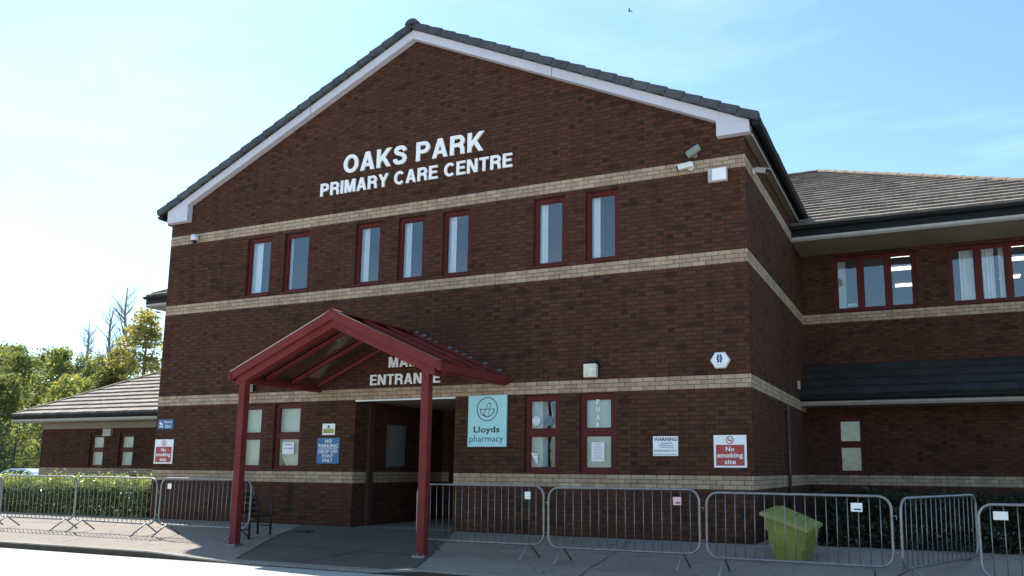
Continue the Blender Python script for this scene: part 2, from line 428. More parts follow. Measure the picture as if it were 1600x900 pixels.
def big_word(mb, text, x0, x1, z0, z1, y, depth=.03, hw=.097):
    adv = 0; items = []
    for ch in text:
        if ch == ' ': adv += .36; continue
        wd, st = GL[ch]; items.append((adv, st)); adv += wd+.115
    adv -= .115; sx = (x1-x0)/adv; sz = z1-z0; k = 0
    for ax, strokes in items:
        for pts, typ in strokes:
            h = hw if typ != 2 else hw*.86
            closed = typ == 1; P = pts[:-1] if closed else pts; n = len(P)
            Lp = []; Rp = []
            for i in range(n):
                if closed: a = P[i-1]; b = P[i]; c = P[(i+1) % n]
                else: a = P[max(i-1, 0)]; b = P[i]; c = P[min(i+1, n-1)]
                d1 = Vector((b[0]-a[0], b[1]-a[1])); d2 = Vector((c[0]-b[0], c[1]-b[1]))
                if d1.length < 1e-6: d1 = d2
                if d2.length < 1e-6: d2 = d1
                d1.normalize(); d2.normalize(); t = (d1+d2).normalized(); nn = Vector((-t.y, t.x))
                q = h/max(.5, nn.dot(Vector((-d1.y, d1.x))))
                Lp.append((b[0]+nn.x*q, b[1]+nn.y*q)); Rp.append((b[0]-nn.x*q, b[1]-nn.y*q))
            k += 1; dd = depth+(k % 5)*.0004
            seg = n if closed else n-1
            for i in range(seg):
                j = (i+1) % n
                poly = [Lp[i], Rp[i], Rp[j], Lp[j]]
                poly = clipy(clipy(poly, 1.0, True), 0.0, False)
                if len(poly) < 3: continue
                W = [(x0+(ax+p[0])*sx, z0+p[1]*sz) for p in poly]
                ar = sum(W[a][0]*W[(a+1) % len(W)][1]-W[(a+1) % len(W)][0]*W[a][1] for a in range(len(W)))
                if ar < 0: W.reverse()
                mb.face([(a, y-dd, b) for a, b in W])
                for a in range(len(W)):
                    p = W[a]; q2 = W[(a+1) % len(W)]
                    mb.face([(q2[0], y-dd, q2[1]), (p[0], y-dd, p[1]), (p[0], y+.002, p[1]), (q2[0], y+.002, q2[1])])

def ring(mb, cx, cz, r0, r1, y, n=28, sx=1):
    for i in range(n):
        a, b = 2*math.pi*i/n, 2*math.pi*(i+1)/n
        mb.face([(cx+sx*r1*math.cos(a), y, cz+r1*math.sin(a)), (cx+sx*r0*math.cos(a), y, cz+r0*math.sin(a)), (cx+sx*r0*math.cos(b), y, cz+r0*math.sin(b)), (cx+sx*r1*math.cos(b), y, cz+r1*math.sin(b))])
def bar2(mb, p, q, w, y):
    p = Vector(p); q = Vector(q); d = (q-p).normalized(); n = Vector((-d.y, d.x))*w/2
    P = [p-n, q-n, q+n, p+n]; mb.face([(a.x, y, a.y) for a in P])

# ------------------------------------------------------------------ setting: ground, pavement, kerb, road
YK = -3.12
def gz(x, y):
    z = .087*max(y, YK) if y < 0 else 0.0
    if x > 8 and y < .0: z -= .010*min(x-8, 14)*min(1, (-y+.0)/1.0)
    return z
mb = MB()
mb.face([(-14.2, 0, -.012), (400, 0, -.012), (900, 1200, -.012), (-14.2, 1200, -.012)])
mb.face([(-16.5, 0, -.45), (-14.2, 0, -.012), (-14.2, 1200, -.012), (-16.5, 1200, -.45)])
mb.face([(-900, 0, -.45), (-16.5, 0, -.45), (-16.5, 1200, -.45), (-900, 1200, -.45)])
tag(mb.build('ground', M['grass']), kind='structure')
mb = MB()          # road: one flat sheet
ZR = -.375
mb.face([(-900, -900, ZR), (900, -900, ZR), (900, YK-.11, ZR), (-900, YK-.11, ZR)])
tag(mb.build('road', M['road']), kind='structure')
mb = MB()          # pavement: gently falling strip from the walls to the kerb
xs = [-16, -15]+[-14+i*.5 for i in range(90)]+[60, 400]
ys = [YK, -2.4, -1.6, -.8, 0]
def kdrop(x):      # dropped kerb in front of the entrance
    def sm(a, b, t): t = min(1, max(0, (t-a)/(b-a))); return t*t*(3-2*t)
    return .075*sm(4.2, 5.3, x)*(1-sm(8.35, 9.25, x))
def pz(x, y): return gz(x, y)-kdrop(x)*max(0, min(1, (-y-1.6)/1.5))
for i in range(len(xs)-1):
    for j in range(len(ys)-1):
        q = [(xs[i], ys[j]), (xs[i+1], ys[j]), (xs[i+1], ys[j+1]), (xs[i], ys[j+1])]
        mb.face([(a, b, pz(a, b)) for a, b in q], smooth=True)
# paved yard between the block and the wings
for a, b, c, d in ((-14, 0, 0, 6.4), (13.43, 22, 0, 6.6), (5.53, 7.87, 0, 3.6)):
    z = 0.0 if a != 5.53 else .0
    mb.face([(a, c, z), (b, c, z), (b, d, z), (a, d, z)])
tag(mb.build('pavement', M['pavement']), kind='structure')
mb = MB()          # smoother apron slab up to the doors
ap = [(4.35, -.02), (7.9, -.02), (9.1, -3.0), (5.6, -3.0)]
N = 8
for i in range(N):
    for j in range(N):
        def P(s, t):
            a = Vector((*ap[0], 0)).lerp(Vector((*ap[1], 0)), s); b = Vector((*ap[3], 0)).lerp(Vector((*ap[2], 0)), s)
            p = a.lerp(b, t); return (p.x, p.y, pz(p.x, p.y)+.006)
        mb.face([P(i/N, j/N), P(i/N, (j+1)/N), P((i+1)/N, (j+1)/N), P((i+1)/N, j/N)])
tag(mb.build('entrance_path', M['apron']), kind='structure')
rs_ = random.Random(5)
mb = MB()          # tar sealed seams and old cracks in the forecourt
def seam(A, B, w_, wob=.02, n=14):
    A = Vector(A); B = Vector(B); d = (B-A).normalized(); nn = Vector((-d.y, d.x)); pts = []
    for i in range(n+1):
        p = A.lerp(B, i/n)+nn*rs_.uniform(-wob, wob); pts.append(p)
    for a, b in zip(pts, pts[1:]):
        w1 = .7*w_*rs_.uniform(.5, 1.3)/2
        q = [a-nn*w1, b-nn*w1, b+nn*w1, a+nn*w1]
        mb.face([(p.x, p.y, pz(p.x, p.y)+.011) for p in q])
seam((4.4, -.05), (5.62, -3.0), .03, .006); seam((7.95, -.05), (9.1, -3.0), .03, .006)
seam((5.9, -.9), (8.45, -1.15), .022, .012); seam((5.2, -2.0), (8.75, -2.15), .025, .02)
seam((6.9, -3.02), (7.9, -1.2), .03, .03); seam((-3.5, -1.15), (4.6, -1.05), .018, .012, 40); seam((9.2, -1.25), (15.8, -1.1), .018, .012, 40)
seam((1.2, -3.0), (1.5, -.9), .02, .02); seam((11.6, -3.0), (11.4, -.1), .02, .02)
tag(mb.build('pavement_seam', M['tar']), kind='structure')
mb = MB()          # kerb stones
x = -30.0
while x < 34:
    a = x+.004; b = x+.911
    za = pz(a, YK)+.006; zb = pz(b, YK)+.006
    y0 = YK-.125; y1 = YK+.004
    P = [(a, y0+.012, za), (b, y0+.012, zb), (b, y1, zb), (a, y1, za), (a, y0, za-.02), (b, y0, zb-.02), (b, y0-.004, ZR-.05), (a, y0-.004, ZR-.05)]
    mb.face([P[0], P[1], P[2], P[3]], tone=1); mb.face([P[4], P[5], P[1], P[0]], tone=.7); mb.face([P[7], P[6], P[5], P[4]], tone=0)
    mb.face([P[7], P[4], P[0], P[3], (a, y1, ZR-.05)]); mb.face([P[5], P[6], (b, y1, ZR-.05), P[2], P[1]])
    x += .915
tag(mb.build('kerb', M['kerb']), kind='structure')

dc = thing('drain_cover', 'small square metal drain cover set in the pavement by the doorway', 'drain cover', (5.1, -.75, pz(5.1, -.75)))
g = MB(); zc = pz(5.1, -.75)+.016
g.box(4.95, 5.25, -.9, -.6, zc-.03, zc)
for k in range(5): g.box(4.98, 5.22, -.88+k*.055, -.86+k*.055, zc, zc+.004)
g.build('cover', M['darkmetal'], dc)

# ------------------------------------------------------------------ the health centre
W_ = 13.43; D = 6.6
BZ = [(0.84, 1.065), (2.49, 2.715), (4.59, 4.815), (6.24, 6.465)]       # cream bands
bld = thing('health_centre', 'dark red brick gabled health centre with cream brick bands and low tiled wings', 'building', (6.7, 0, 0))
bands = {z: MB() for z in BZ}; wall = MB()

def wallplane(org, ud, nrm_in, u0, u1, z0, z1, holes, uoff=0, skip=()):
    # org: point; ud: unit dir along the wall; faces outward given by winding
    us = sorted({u0, u1, *[h[0] for h in holes], *[h[1] for h in holes]})
    zs = sorted({z0, z1, *[h[2] for h in holes], *[h[3] for h in holes], *[b for q in BZ for b in q if z0 < b < z1]})
    us = [a for a in us if u0 <= a <= u1]; zs = [a for a in zs if z0 <= a <= z1]
    for i in range(len(us)-1):
        for j in range(len(zs)-1):
            cu = (us[i]+us[i+1])/2; cz = (zs[j]+zs[j+1])/2
            if any(h[0] < cu < h[1] and h[2] < cz < h[3] for h in holes): continue
            t = wall
            for q in BZ:
                if q[0] < cz < q[1] and BZ.index(q) not in skip: t = bands[q]
            P = [Vector(org)+Vector(ud)*a+Vector((0, 0, b)) for a, b in ((us[i], zs[j]), (us[i+1], zs[j]), (us[i+1], zs[j+1]), (us[i], zs[j+1]))]
            uv = [(a+uoff, b) for a, b in ((us[i], zs[j]), (us[i+1], zs[j]), (us[i+1], zs[j+1]), (us[i], zs[j+1]))]
            if nrm_in: P.reverse(); uv.reverse()
            t.face(P, uv=uv)

# windows on the front: (x0, x1, z0, z1)
FW = [(2.40, 3.10), (3.46, 4.16), (5.36, 6.01), (6.42, 7.06), (7.47, 8.11), (9.47, 10.12), (10.52, 11.16)]
GW = [(2.50, 3.15), (3.46, 4.20), (9.33, 10.03), (10.41, 11.09)]
ENT = (5.55, 7.87)
fh = [(a, b, 4.84, 6.165) for a, b in FW]+[(a, b, 1.075, 2.475) for a, b in GW]+[(ENT[0], ENT[1], 0, 2.49)]
wallplane((0, 0, 0), (1, 0, 0), False, 0, W_, 0-.05, 6.95, fh)
# gable triangle
AP = 10.07
wall.face([(0, 0, 6.95), (W_, 0, 6.95), (W_/2, 0, AP)], uv=[(0, 6.95), (W_, 6.95), (W_/2, AP)])
# side walls of the front block
wallplane((W_, 0, 0), (0, 1, 0), False, 0, D, -.05, 6.9, [])
wallplane((0, 0, 0), (0, 1, 0), True, 0, D, -.05, 6.9, [])
# rear wing front wall, right and left of the block
RW = [(14.16, 15.95), (16.62, 18.41)]
wallplane((0, D, 0), (1, 0, 0), False, W_, 18.9, -.05, 6.4, [(a, b, 4.84, 6.165) for a, b in RW]+[(14.07, 14.68, 1.075, 2.38)], skip=(1, 3))
wallplane((0, D, 0), (1, 0, 0), False, -5.6, 0, -.05, 6.4, [], skip=(1, 3))
wallplane((18.9, D, 0), (0, 1, 0), False, 0, 10.6, -.05, 6.4, [])
wallplane((-5.6, D, 0), (0, 1, 0), True, 0, 10.6, -.05, 6.4, [])
wallplane((0, D+10.6, 0), (1, 0, 0), True, -5.6, 18.9, -.05, 6.4, [])
# annex, left
AY = 5.9; AXL = -12.6
wallplane((0, AY, 0), (1, 0, 0), False, AXL, 0, -.05, 2.66, [(-10.10, -9.42, 1.075, 2.2), (-8.68, -8.0, 1.075, 2.2)], skip=(1,))
wallplane((AXL, AY, 0), (0, 1, 0), True, 0, 7, -.05, 2.66, [])
wallplane((0, AY+7, 0), (1, 0, 0), True, AXL, 0, -.05, 2.66, [])
# entrance recess
RY = 3.3
wallplane((ENT[0], 0, 0), (0, 1, 0), False, 0, RY, -.05, 2.49, [])
wallplane((ENT[1], 0, 0), (0, 1, 0), True, 0, RY, -.05, 2.49, [])
wallplane((0, RY, 0), (1, 0, 0), False, ENT[0], ENT[1], -.05, 2.49, [(5.75, 7.67, -.05, 2.3)])
for q in BZ: bands[q].build('cream_brick_band', M['cream'], bld)

# window reveals (brick returns) and ceilings
def reveal(mb, x0, x1, z0, z1, y0, d=.10):
    mb.face([(x0, y0, z0), (x0, y0+d, z0), (x0, y0+d, z1), (x0, y0, z1)], uv=[(0, z0), (d, z0), (d, z1), (0, z1)])
    mb.face([(x1, y0+d, z0), (x1, y0, z0), (x1, y0, z1), (x1, y0+d, z1)], uv=[(0, z0), (d, z0), (d, z1), (0, z1)])
    mb.face([(x0, y0, z1), (x0, y0+d, z1), (x1, y0+d, z1), (x1, y0, z1)], uv=[(x0, 0), (x0, d), (x1, d), (x1, 0)])
    mb.face([(x0, y0+d, z0), (x0, y0, z0), (x1, y0, z0), (x1, y0+d, z0)], uv=[(x0, d), (x0, 0), (x1, 0), (x1, d)])
for h in fh[:-1]: reveal(wall, h[0], h[1], h[2], h[3], 0)
for a, b in RW: reveal(wall, a, b, 4.84, 6.165, D)
reveal(wall, 14.07, 14.68, 1.075, 2.38, D); reveal(wall, -10.10, -9.42, 1.075, 2.2, AY); reveal(wall, -8.68, -8.0, 1.075, 2.2, AY)
wall.build('brick_wall', M['brick'], bld)
mb = MB(); mb.face([(ENT[0], 0, 2.485), (ENT[0], RY, 2.485), (ENT[1], RY, 2.485), (ENT[1], 0, 2.485)])
mb.build('entrance_ceiling', M['soffit'], bld)
mb = MB(); mb.box(ENT[0], ENT[1], -.012, .06, 2.462, 2.49); mb.build('entrance_lintel', M['white'], bld)

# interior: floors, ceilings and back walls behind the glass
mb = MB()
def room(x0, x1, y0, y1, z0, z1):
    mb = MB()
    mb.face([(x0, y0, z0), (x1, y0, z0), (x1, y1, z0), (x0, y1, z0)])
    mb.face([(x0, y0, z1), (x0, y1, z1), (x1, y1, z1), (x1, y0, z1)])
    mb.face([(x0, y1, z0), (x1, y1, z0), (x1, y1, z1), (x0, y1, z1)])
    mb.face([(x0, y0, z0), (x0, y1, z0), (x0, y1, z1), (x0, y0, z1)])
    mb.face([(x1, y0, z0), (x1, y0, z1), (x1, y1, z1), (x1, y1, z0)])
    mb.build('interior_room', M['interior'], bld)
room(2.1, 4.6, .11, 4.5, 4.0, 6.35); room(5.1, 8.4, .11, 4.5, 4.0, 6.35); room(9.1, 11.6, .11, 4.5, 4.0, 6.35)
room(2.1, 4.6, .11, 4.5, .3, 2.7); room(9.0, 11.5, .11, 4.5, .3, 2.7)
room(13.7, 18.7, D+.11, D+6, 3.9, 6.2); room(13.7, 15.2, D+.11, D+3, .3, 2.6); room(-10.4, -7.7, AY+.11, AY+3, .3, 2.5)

# windows -----------------------------------------------------------
def window(x0, x1, z0, z1, y, lights=1, transom=None, low=False, frame=.075, label=None):
    """red frame set back .07 in the reveal; glass; returns frame object"""
    yf = y+.055; fb = MB(); t = frame
    fb.box(x0+.002, x0+t, yf, yf+.06, z0+.002, z1-.002); fb.box(x1-t, x1-.002, yf, yf+.06, z0+.002, z1-.002)
    fb.box(x0+t, x1-t, yf, yf+.06, z1-t, z1-.002); fb.box(x0+t, x1-t, yf, yf+.06, z0+.002, z0+t)
    wd = (x1-x0)/lights
    for k in range(1, lights): fb.box(x0+wd*k-.06, x0+wd*k+.06, yf+.001, yf+.059, z0+t, z1-t)
    if transom: fb.box(x0+t, x1-t, yf+.001, yf+.059, transom-.055, transom+.055)
    # sash beads one step further in
    zz = [z0+t]+([transom-.055, transom+.055] if transom else [])+[z1-t]
    for k in range(lights):
        a = x0+t if k == 0 else x0+wd*k+.06; b = x1-t if k == lights-1 else x0+wd*(k+1)-.06
        for q in range(0, len(zz), 2):
            c, d = zz[q], zz[q+1]; s_ = .022
            fb.box(a, a+s_, yf+.015, yf+.045, c, d); fb.box(b-s_, b, yf+.015, yf+.045, c, d)
            fb.box(a+s_, b-s_, yf+.015, yf+.045, c, c+s_); fb.box(a+s_, b-s_, yf+.015, yf+.045, d-s_, d)
    # projecting sill
    fb.box(x0+.004, x1-.004, y-.018, yf, z0+.003, z0+.028)
    fr = fb.build('window', M['redframe'], bld)
    for k in range(lights):
        a = x0+t if k == 0 else x0+wd*k+.06; b = x1-t if k == lights-1 else x0+wd*(k+1)-.06
        for q in range(0, len(zz), 2):
            g = MB(); g.box(a+.01, b-.01, yf+.026, yf+.032, zz[q]+.01, zz[q+1]-.01)
            g.build('glass_pane', M['pane_low'] if low else M['pane'], fr)
    return fr
def drape(par, x0, x1, z0, z1, y, folds=5, amp=.018, mat='curtain'):
    g = MB(); n = folds*6
    pts = []
    for i in range(n+1):
        t = i/n; pts.append((x0+(x1-x0)*t, y+amp*math.sin(t*folds*2*math.pi)+random.uniform(-.003, .003)))
    for i in range(n):
        a, b = pts[i], pts[i+1]
        g.face([(a[0], a[1], z0), (b[0], b[1], z0), (b[0], b[1], z1), (a[0], a[1], z1)], smooth=True)
        g.face([(b[0], b[1]+.004, z0), (a[0], a[1]+.004, z0), (a[0], a[1]+.004, z1), (b[0], b[1]+.004, z1)], smooth=True)
    g.build('curtain', M[mat], par)
for i, (a, b) in enumerate(FW):
    fr = window(a, b, 4.84, 6.165, 0)
    wc = [.50, 1.0, .42, .40, .42, .40, .42][i]
    if i == 1: drape(fr, a-.03, a+.09, 4.85, 6.12, .18, 2)
    else: drape(fr, a-.06, a+.07+(b-a-.15)*wc-.05, 4.80, 6.2, .17, 3, .010)
for i, (a, b) in enumerate(GW):
    fr = window(a, b, 1.075, 2.475, 0, transom=1.80, low=True, frame=.09)
    g = MB()
    if i == 0:
        g.box(a+.03, b-.03, .19, .20, 1.1, 2.44); g.build('roller_blind', M['beige'], fr)
    elif i == 1:
        g.box(a+.03, b-.03, .19, .20, 1.85, 2.44); 
        X0, X1 = a+.10, b-.10; g.prism([(X0, 1.34), (X0+.13, 1.18), (X1-.17, 1.18), (X1, 1.30), (X1, 1.78), (X0, 1.78)], .19, .20)
        g.build('patterned_screen', M['beige'], fr)
        g = MB(); g.box(3.66, 3.97, .070, .073, 1.42, 1.66); g.build('paper_notice', M['whitep'], fr)
        g = MB()
        for k, (q, ww) in enumerate([(1.60, .2), (1.52, .24)]): g.box(3.815-ww/2, 3.815+ww/2, .068, .069, q, q+.03)
        g.build('notice_writing', M['grey_ink'], fr)
    elif i == 2:
        g.box(a+.03, a+.40, .17, .18, 1.1, 2.44); g.build('display_screen', M['film'], fr)
        g = MB()  # pale slanting tubes added to stand in for reflected blinds
        for k in range(5): 
            x_ = a+.14+k*.075; g.tube([(x_, .16, 2.42), (x_+.10, .16, 1.93-.02*k)], .006, 5)
        for k in range(7):
            g.tube([(a+.12, .16, 1.72-.07*k), (a+.39, .16, 1.50-.065*k)], .005, 5)
        g.build('reflection_line', M['whitep'], fr)
        for cx, mt in ((a+.215, 'whitep'), (a+.47, 'notice')):
            g = MB(); g.prism([(cx+.085*math.cos(t*math.pi/12), 2.01+.085*math.sin(t*math.pi/12)) for t in range(24)], .066, .069)
            st = g.build('round_sticker', M[mt], fr)
            g = MB(); ring(g, cx, 2.01, .060, .072, .0645, 24); bar2(g, (cx-.035, 2.04), (cx+.035, 2.04), .018, .0645); bar2(g, (cx-.04, 2.005), (cx+.04, 2.005), .010, .0642); bar2(g, (cx-.03, 1.975), (cx+.03, 1.975), .010, .0639)
            g.build('sticker_print', M['grey_ink' if mt == 'whitep' else 'signblue'], st)
        g = MB(); g.prism([(a+.13, 1.40), (a+.25, 1.22), (a+.25, 1.39)], .066, .069); g.prism([(a+.12, 1.41), (a+.25, 1.405), (a+.25, 1.43), (a+.12, 1.44)], .066, .069)
        g.build('folded_leaflet', M['whitep'], fr)
        
    else:
        g.box(a+.03, b-.03, .15, .16, 1.1, 2.44); g.build('frosted_screen', M['film'], fr)
        for k, c in enumerate('PHAR'):
            g = MB(); z_ = 2.285-k*.135; write(g, c, a+.30, a+.37, z_-.0, z_+.085, .066, .03); g.build('letter', M['whitep'], fr)
        g = MB(); g.box(10.615, 10.86, .068, .072, 1.29, 1.62); g.build('paper_notice', M['whitep'], fr)
        g = MB(); write(g, 'PHARMACY', 10.68, 10.80, 1.575, 1.60, .066, .03)
        for k in range(9):
            ww = random.uniform(.15, .2); g.box(10.737-ww/2, 10.737+ww/2, .065, .066, 1.545-k*.026, 1.553-k*.026)
        g.build('notice_writing', M['grey_ink'], fr)
for i, (a, b) in enumerate(RW):
    fr = window(a, b, 4.84, 6.165, D, lights=3)
    wd = (b-a)/3
    if i == 0:
        g = MB(); g.box(a+.08, a+.26, D+.16, D+.17, 4.9, 6.1); g.build('open_blind', M['film'], fr)
        g = MB(); g.box(a+.28, a+.50, D+.2, D+.32, 5.00, 5.06); g.build('windowsill_tray', M['whitep'], fr)
    else:
        drape(fr, a+.24, a+.56, 4.9, 6.15, D+.25, 3); drape(fr, a+.66, a+.93, 4.9, 6.15, D+.25, 4); drape(fr, a+1.02, a+1.24, 4.9, 6.15, D+.25, 3)
fr = window(14.07, 14.68, 1.075, 2.38, D, transom=1.76, low=True)
g = MB(); g.box(14.12, 14.63, D+.17, D+.18, 1.1, 2.35); g.build('patterned_screen', M['dimblind'], fr)
for a, b in ((-10.10, -9.42), (-8.68, -8.0)):
    fr = window(a, b, 1.075, 2.2, AY, transom=1.68, low=True)
    g = MB(); g.box(a+.05, b-.05, AY+.17, AY+.18, 1.1, 2.18); g.build('roller_blind', M['film'], fr)
g = MB(); g.box(-9.40, -9.02, AY-.10, AY-.002, 2.13, 2.38); g.build('wall_vent_box', M['trim'], bld, bevel=.01)

# ceiling lights seen through the wing windows
cl = []
for i, (x_, y_) in enumerate([(15.60, 6.95), (15.61, 8.35), (15.63, 10.4), (18.12, 6.95), (18.14, 8.35), (18.16, 10.4)]):
    t_ = thing('ceiling_light', 'x', 'ceiling light', (x_, y_, 6.19), 'lit ceiling panels in the upper wing rooms')
    q = MB(); q.box(x_-.23, x_+.23, y_-.2, y_+.2, 6.172, 6.176); q.build('diffuser', M['panel_light'], t_)
    q = MB()
    q.box(x_-.25, x_+.25, y_-.22, y_-.20, 6.165, 6.19); q.box(x_-.25, x_+.25, y_+.20, y_+.22, 6.165, 6.19)
    q.box(x_-.25, x_-.23, y_-.2, y_+.2, 6.165, 6.19); q.box(x_+.23, x_+.25, y_-.2, y_+.2, 6.165, 6.19)
    q.build('frame', M['whitep'], t_)
    t_['label'] = '%s lit ceiling panel seen through the %s upper window of the right wing' % (('nearest, uppermost', 'middle', 'farthest, lowest')[i % 3], ('first', 'second')[i//3])

# entrance doors and details
fr = MB(); y_ = RY+.02
for a, b in ((5.75, 5.85), (6.66, 6.76), (7.57, 7.67)): fr.box(a, b, y_, y_+.06, 0, 2.3)
fr.box(5.85, 7.57, y_, y_+.06, 2.2, 2.3); fr.box(5.85, 7.57, y_+.001, y_+.059, 0, .12)
dr = fr.build('entrance_door', M['redframe'], bld)
g = MB(); g.box(5.85, 6.66, y_+.025, y_+.03, .12, 2.2); g.build('glass_pane', M['pane_low'], dr)
g = MB(); g.box(6.76, 7.57, y_+.025, y_+.03, .12, 2.2); g.build('glass_pane', M['pane_low'], dr)
g = MB(); g.tube([(6.60, y_-.05, .8), (6.60, y_-.05, 1.3)], .014, 8); g.build('handle', M['galv'], dr)
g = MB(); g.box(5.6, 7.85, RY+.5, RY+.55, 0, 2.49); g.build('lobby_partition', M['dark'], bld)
g = MB(); g.box(ENT[0]+.001, ENT[0]+.07, .42, .58, 0, 2.485); g.build('reveal_post', M['brown_pipe'], bld)

# roofs --------------------------------------------------------------
def lerp(a, b, t): return a+(b-a)*t
def tiled(mb, P0, U, V, ulim, vmax, gauge=.345, tw=.33, thick=.046, seed=0):
    """P0 eave origin, U unit along eave, V unit up the slope (3-D); ulim(v)->(u0,u1)"""
    rn = random.Random(seed); Nn = U.cross(V).normalized()
    if Nn.z < 0: Nn = -Nn
    n = int(vmax/gauge)+1
    for i in range(n):
        v0 = i*gauge; v1 = min((i+1)*gauge+.03, vmax+.02)
        if v0 >= vmax: break
        a0, b0 = ulim(v0); a1, b1 = ulim(min(v1, vmax))
        k0 = math.floor(min(a0, a1)/tw); k1 = math.ceil(max(b0, b1)/tw)
        sh = (i % 2)*.5*tw
        for k in range(k0-1, k1+1):
            ul, ur = k*tw+sh, (k+1)*tw+sh-.004
            q = [min(max(ul, a0), b0), min(max(ur, a0), b0), min(max(ur, a1), b1), min(max(ul, a1), b1)]
            if q[1]-q[0] < .004 and q[2]-q[3] < .004: continue
            j = rn.uniform(-.004, .004); dv = rn.uniform(-.006, .006); tn = rn.random()
            A = P0+U*q[0]+V*(v0+dv)+Nn*(thick+.03+j); B = P0+U*q[1]+V*(v0+dv)+Nn*(thick+.03+j+rn.uniform(-.002, .002))
            C = P0+U*q[2]+V*v1+Nn*(.022+j*.5); Dd = P0+U*q[3]+V*v1+Nn*(.022+j*.5)
            A2 = A-Nn*(thick+.03); B2 = B-Nn*(thick+.03)
            face = [A, B, C, Dd] if U.cross(V).z > 0 else [Dd, C, B, A]
            mb.face(face, tone=tn); mb.face([A2, B2, B, A] if U.cross(V).z > 0 else [A, B, B2, A2], tone=tn)
def ridge_line(mb, A, B, rad=.11, seg=.42):
    A = Vector(A); B = Vector(B); Ln = (B-A).length; n = max(1, int(Ln/seg)); d = (B-A)/n
    side = d.cross(Vector((0, 0, 1))).normalized(); up = side.cross(d).normalized()
    for i in range(n):
        p = A+d*i; q = A+d*(i+1.03)
        r0 = rad*1.05; r1 = rad*.97
        K = 6; ra = []; rb = []
        for k in range(K+1):
            t = math.pi*k/K
            ra.append(p+side*math.cos(t)*r0+up*(math.sin(t)*r0*.75-.03)); rb.append(q+side*math.cos(t)*r1+up*(math.sin(t)*r1*.75-.03))
        for k in range(K): mb.face([ra[k], rb[k], rb[k+1], ra[k+1]], smooth=True)
        mb.face(list(reversed(ra))); mb.face(rb)

# gable roof of the front block
pt = math.atan(.46); OV = .25; YF = -.20
ze = 6.93                       # underside of the tiles at the eave edge
ridx = W_/2
roof = MB()
for sgn in (-1, 1):
    ex = -OV if sgn < 0 else W_+OV
    V = Vector((-sgn*math.cos(pt), 0, math.sin(pt))); vm = (ridx+OV)/math.cos(pt)
    P0 = Vector((ex, YF, ze+.08))
    def lim(v): return (0, 12.2)
    tiled(roof, P0, Vector((0, 1, 0)), V, lim, vm, seed=3+sgn)
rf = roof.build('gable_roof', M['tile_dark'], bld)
# closed board under the tiles
g = MB()
t = .46
zr = ze+(ridx+OV)*t
g.prism([(-OV+.03, ze+.02), (ridx, zr+.01), (W_+OV-.03, ze+.02), (W_+OV-.03, ze+.07), (ridx, zr+.065), (-OV+.03, ze+.07)][::1], YF+.03, 12.0)
g.build('roof_deck', M['black'], rf)
# stepped verge caps along both rakes
for sgn in (-1, 1):
    g = MB(); ex = -OV if sgn < 0 else W_+OV
    ca, sa = math.cos(pt), math.sin(pt); n = int((ridx+OV)/ca/.345)+1
    for i in range(n):
        v0 = i*.345; L_ = .375
        mt = Matrix.Translation((ex-sgn*ca*v0, YF, ze+.03+sa*v0)) @ Matrix.Rotation((pt-.07) if sgn < 0 else (math.pi-(pt-.07)), 4, Vector((0, -1, 0)))
        jj = random.uniform(-.004, .004)
        zz = (0.0, .142) if sgn < 0 else (-.142, 0.0)
        g.box(0, min(L_, (ridx+OV)/ca-v0), -.035, .13, zz[0]+jj, zz[1]+jj, mt)
    g.build('verge_cap', M['slate'], rf, bevel=.01)
g = MB(); ridge_line(g, (ridx, YF-.05, zr+.13), (ridx, 11.9, zr+.13), .15); g.build('ridge_tile', M['slate'], rf)
# white bargeboards with boxed ends
for sgn in (-1, 1):
    g = MB()
    def X(x): return x if sgn < 0 else W_-x
    bb = .205; e0, e1 = (0, .63) if sgn < 0 else (-.12, .44)
    def zb(x): return ze+.025+(x+OV)*t
    zk = 6.765 if sgn < 0 else 6.79
    g.prism([(X(e0), zb(e0)), (X(e0), zk), (X(e1), zk), (X(e1), zb(e1)-bb), (X(ridx), zb(ridx)-bb), (X(ridx), zb(ridx))], -.152, -.012)
    g.build('bargeboard', M['barge'], bld, bevel=.004)
    g = MB(); xs_ = X(3.55) if sgn > 0 else X(4.1)
    g.box(xs_-.004, xs_+.004, -.1545, -.15, zb(3.55 if sgn > 0 else 4.1)-bb-.002, zb(3.55 if sgn > 0 else 4.1)+.0)
    g.build('board_joint', M['black'], bld)
# side eaves: soffit, trim, black gutter
for sgn in (-1, 1):
    def X(x): return -x if sgn < 0 else W_+x
    g = MB(); g.box(X(.002), X(.13), -.01, D+.0, 6.79, 6.93); g.build('eaves_board', M['soffit'], bld)
    g = MB(); g.box(X(.13), X(.148), -.01, D-.1, 6.765, 6.80); g.build('eaves_trim', M['trim'], bld)
    g = MB(); g.box(X(.13), X(.155), -.01, D-.0, 6.80, 6.96)
    pts = [(X(.155+.08+.08*math.cos(math.pi+k*math.pi/10)), 6.965+.085*math.sin(math.pi+k*math.pi/10)) for k in range(11)]
    for k in range(10):
        a, b = pts[k], pts[k+1]
        g.face([(a[0], -.16, a[1]), (b[0], -.16, b[1]), (b[0], D-.6, b[1]), (a[0], D-.6, a[1])], smooth=True)
    g.face([(p[0], -.16, p[1]) for p in pts])
    g.box(X(.312), X(.320), -.16, D-.6, 6.955, 6.972)
    g.build('gutter', M['black'], bld)
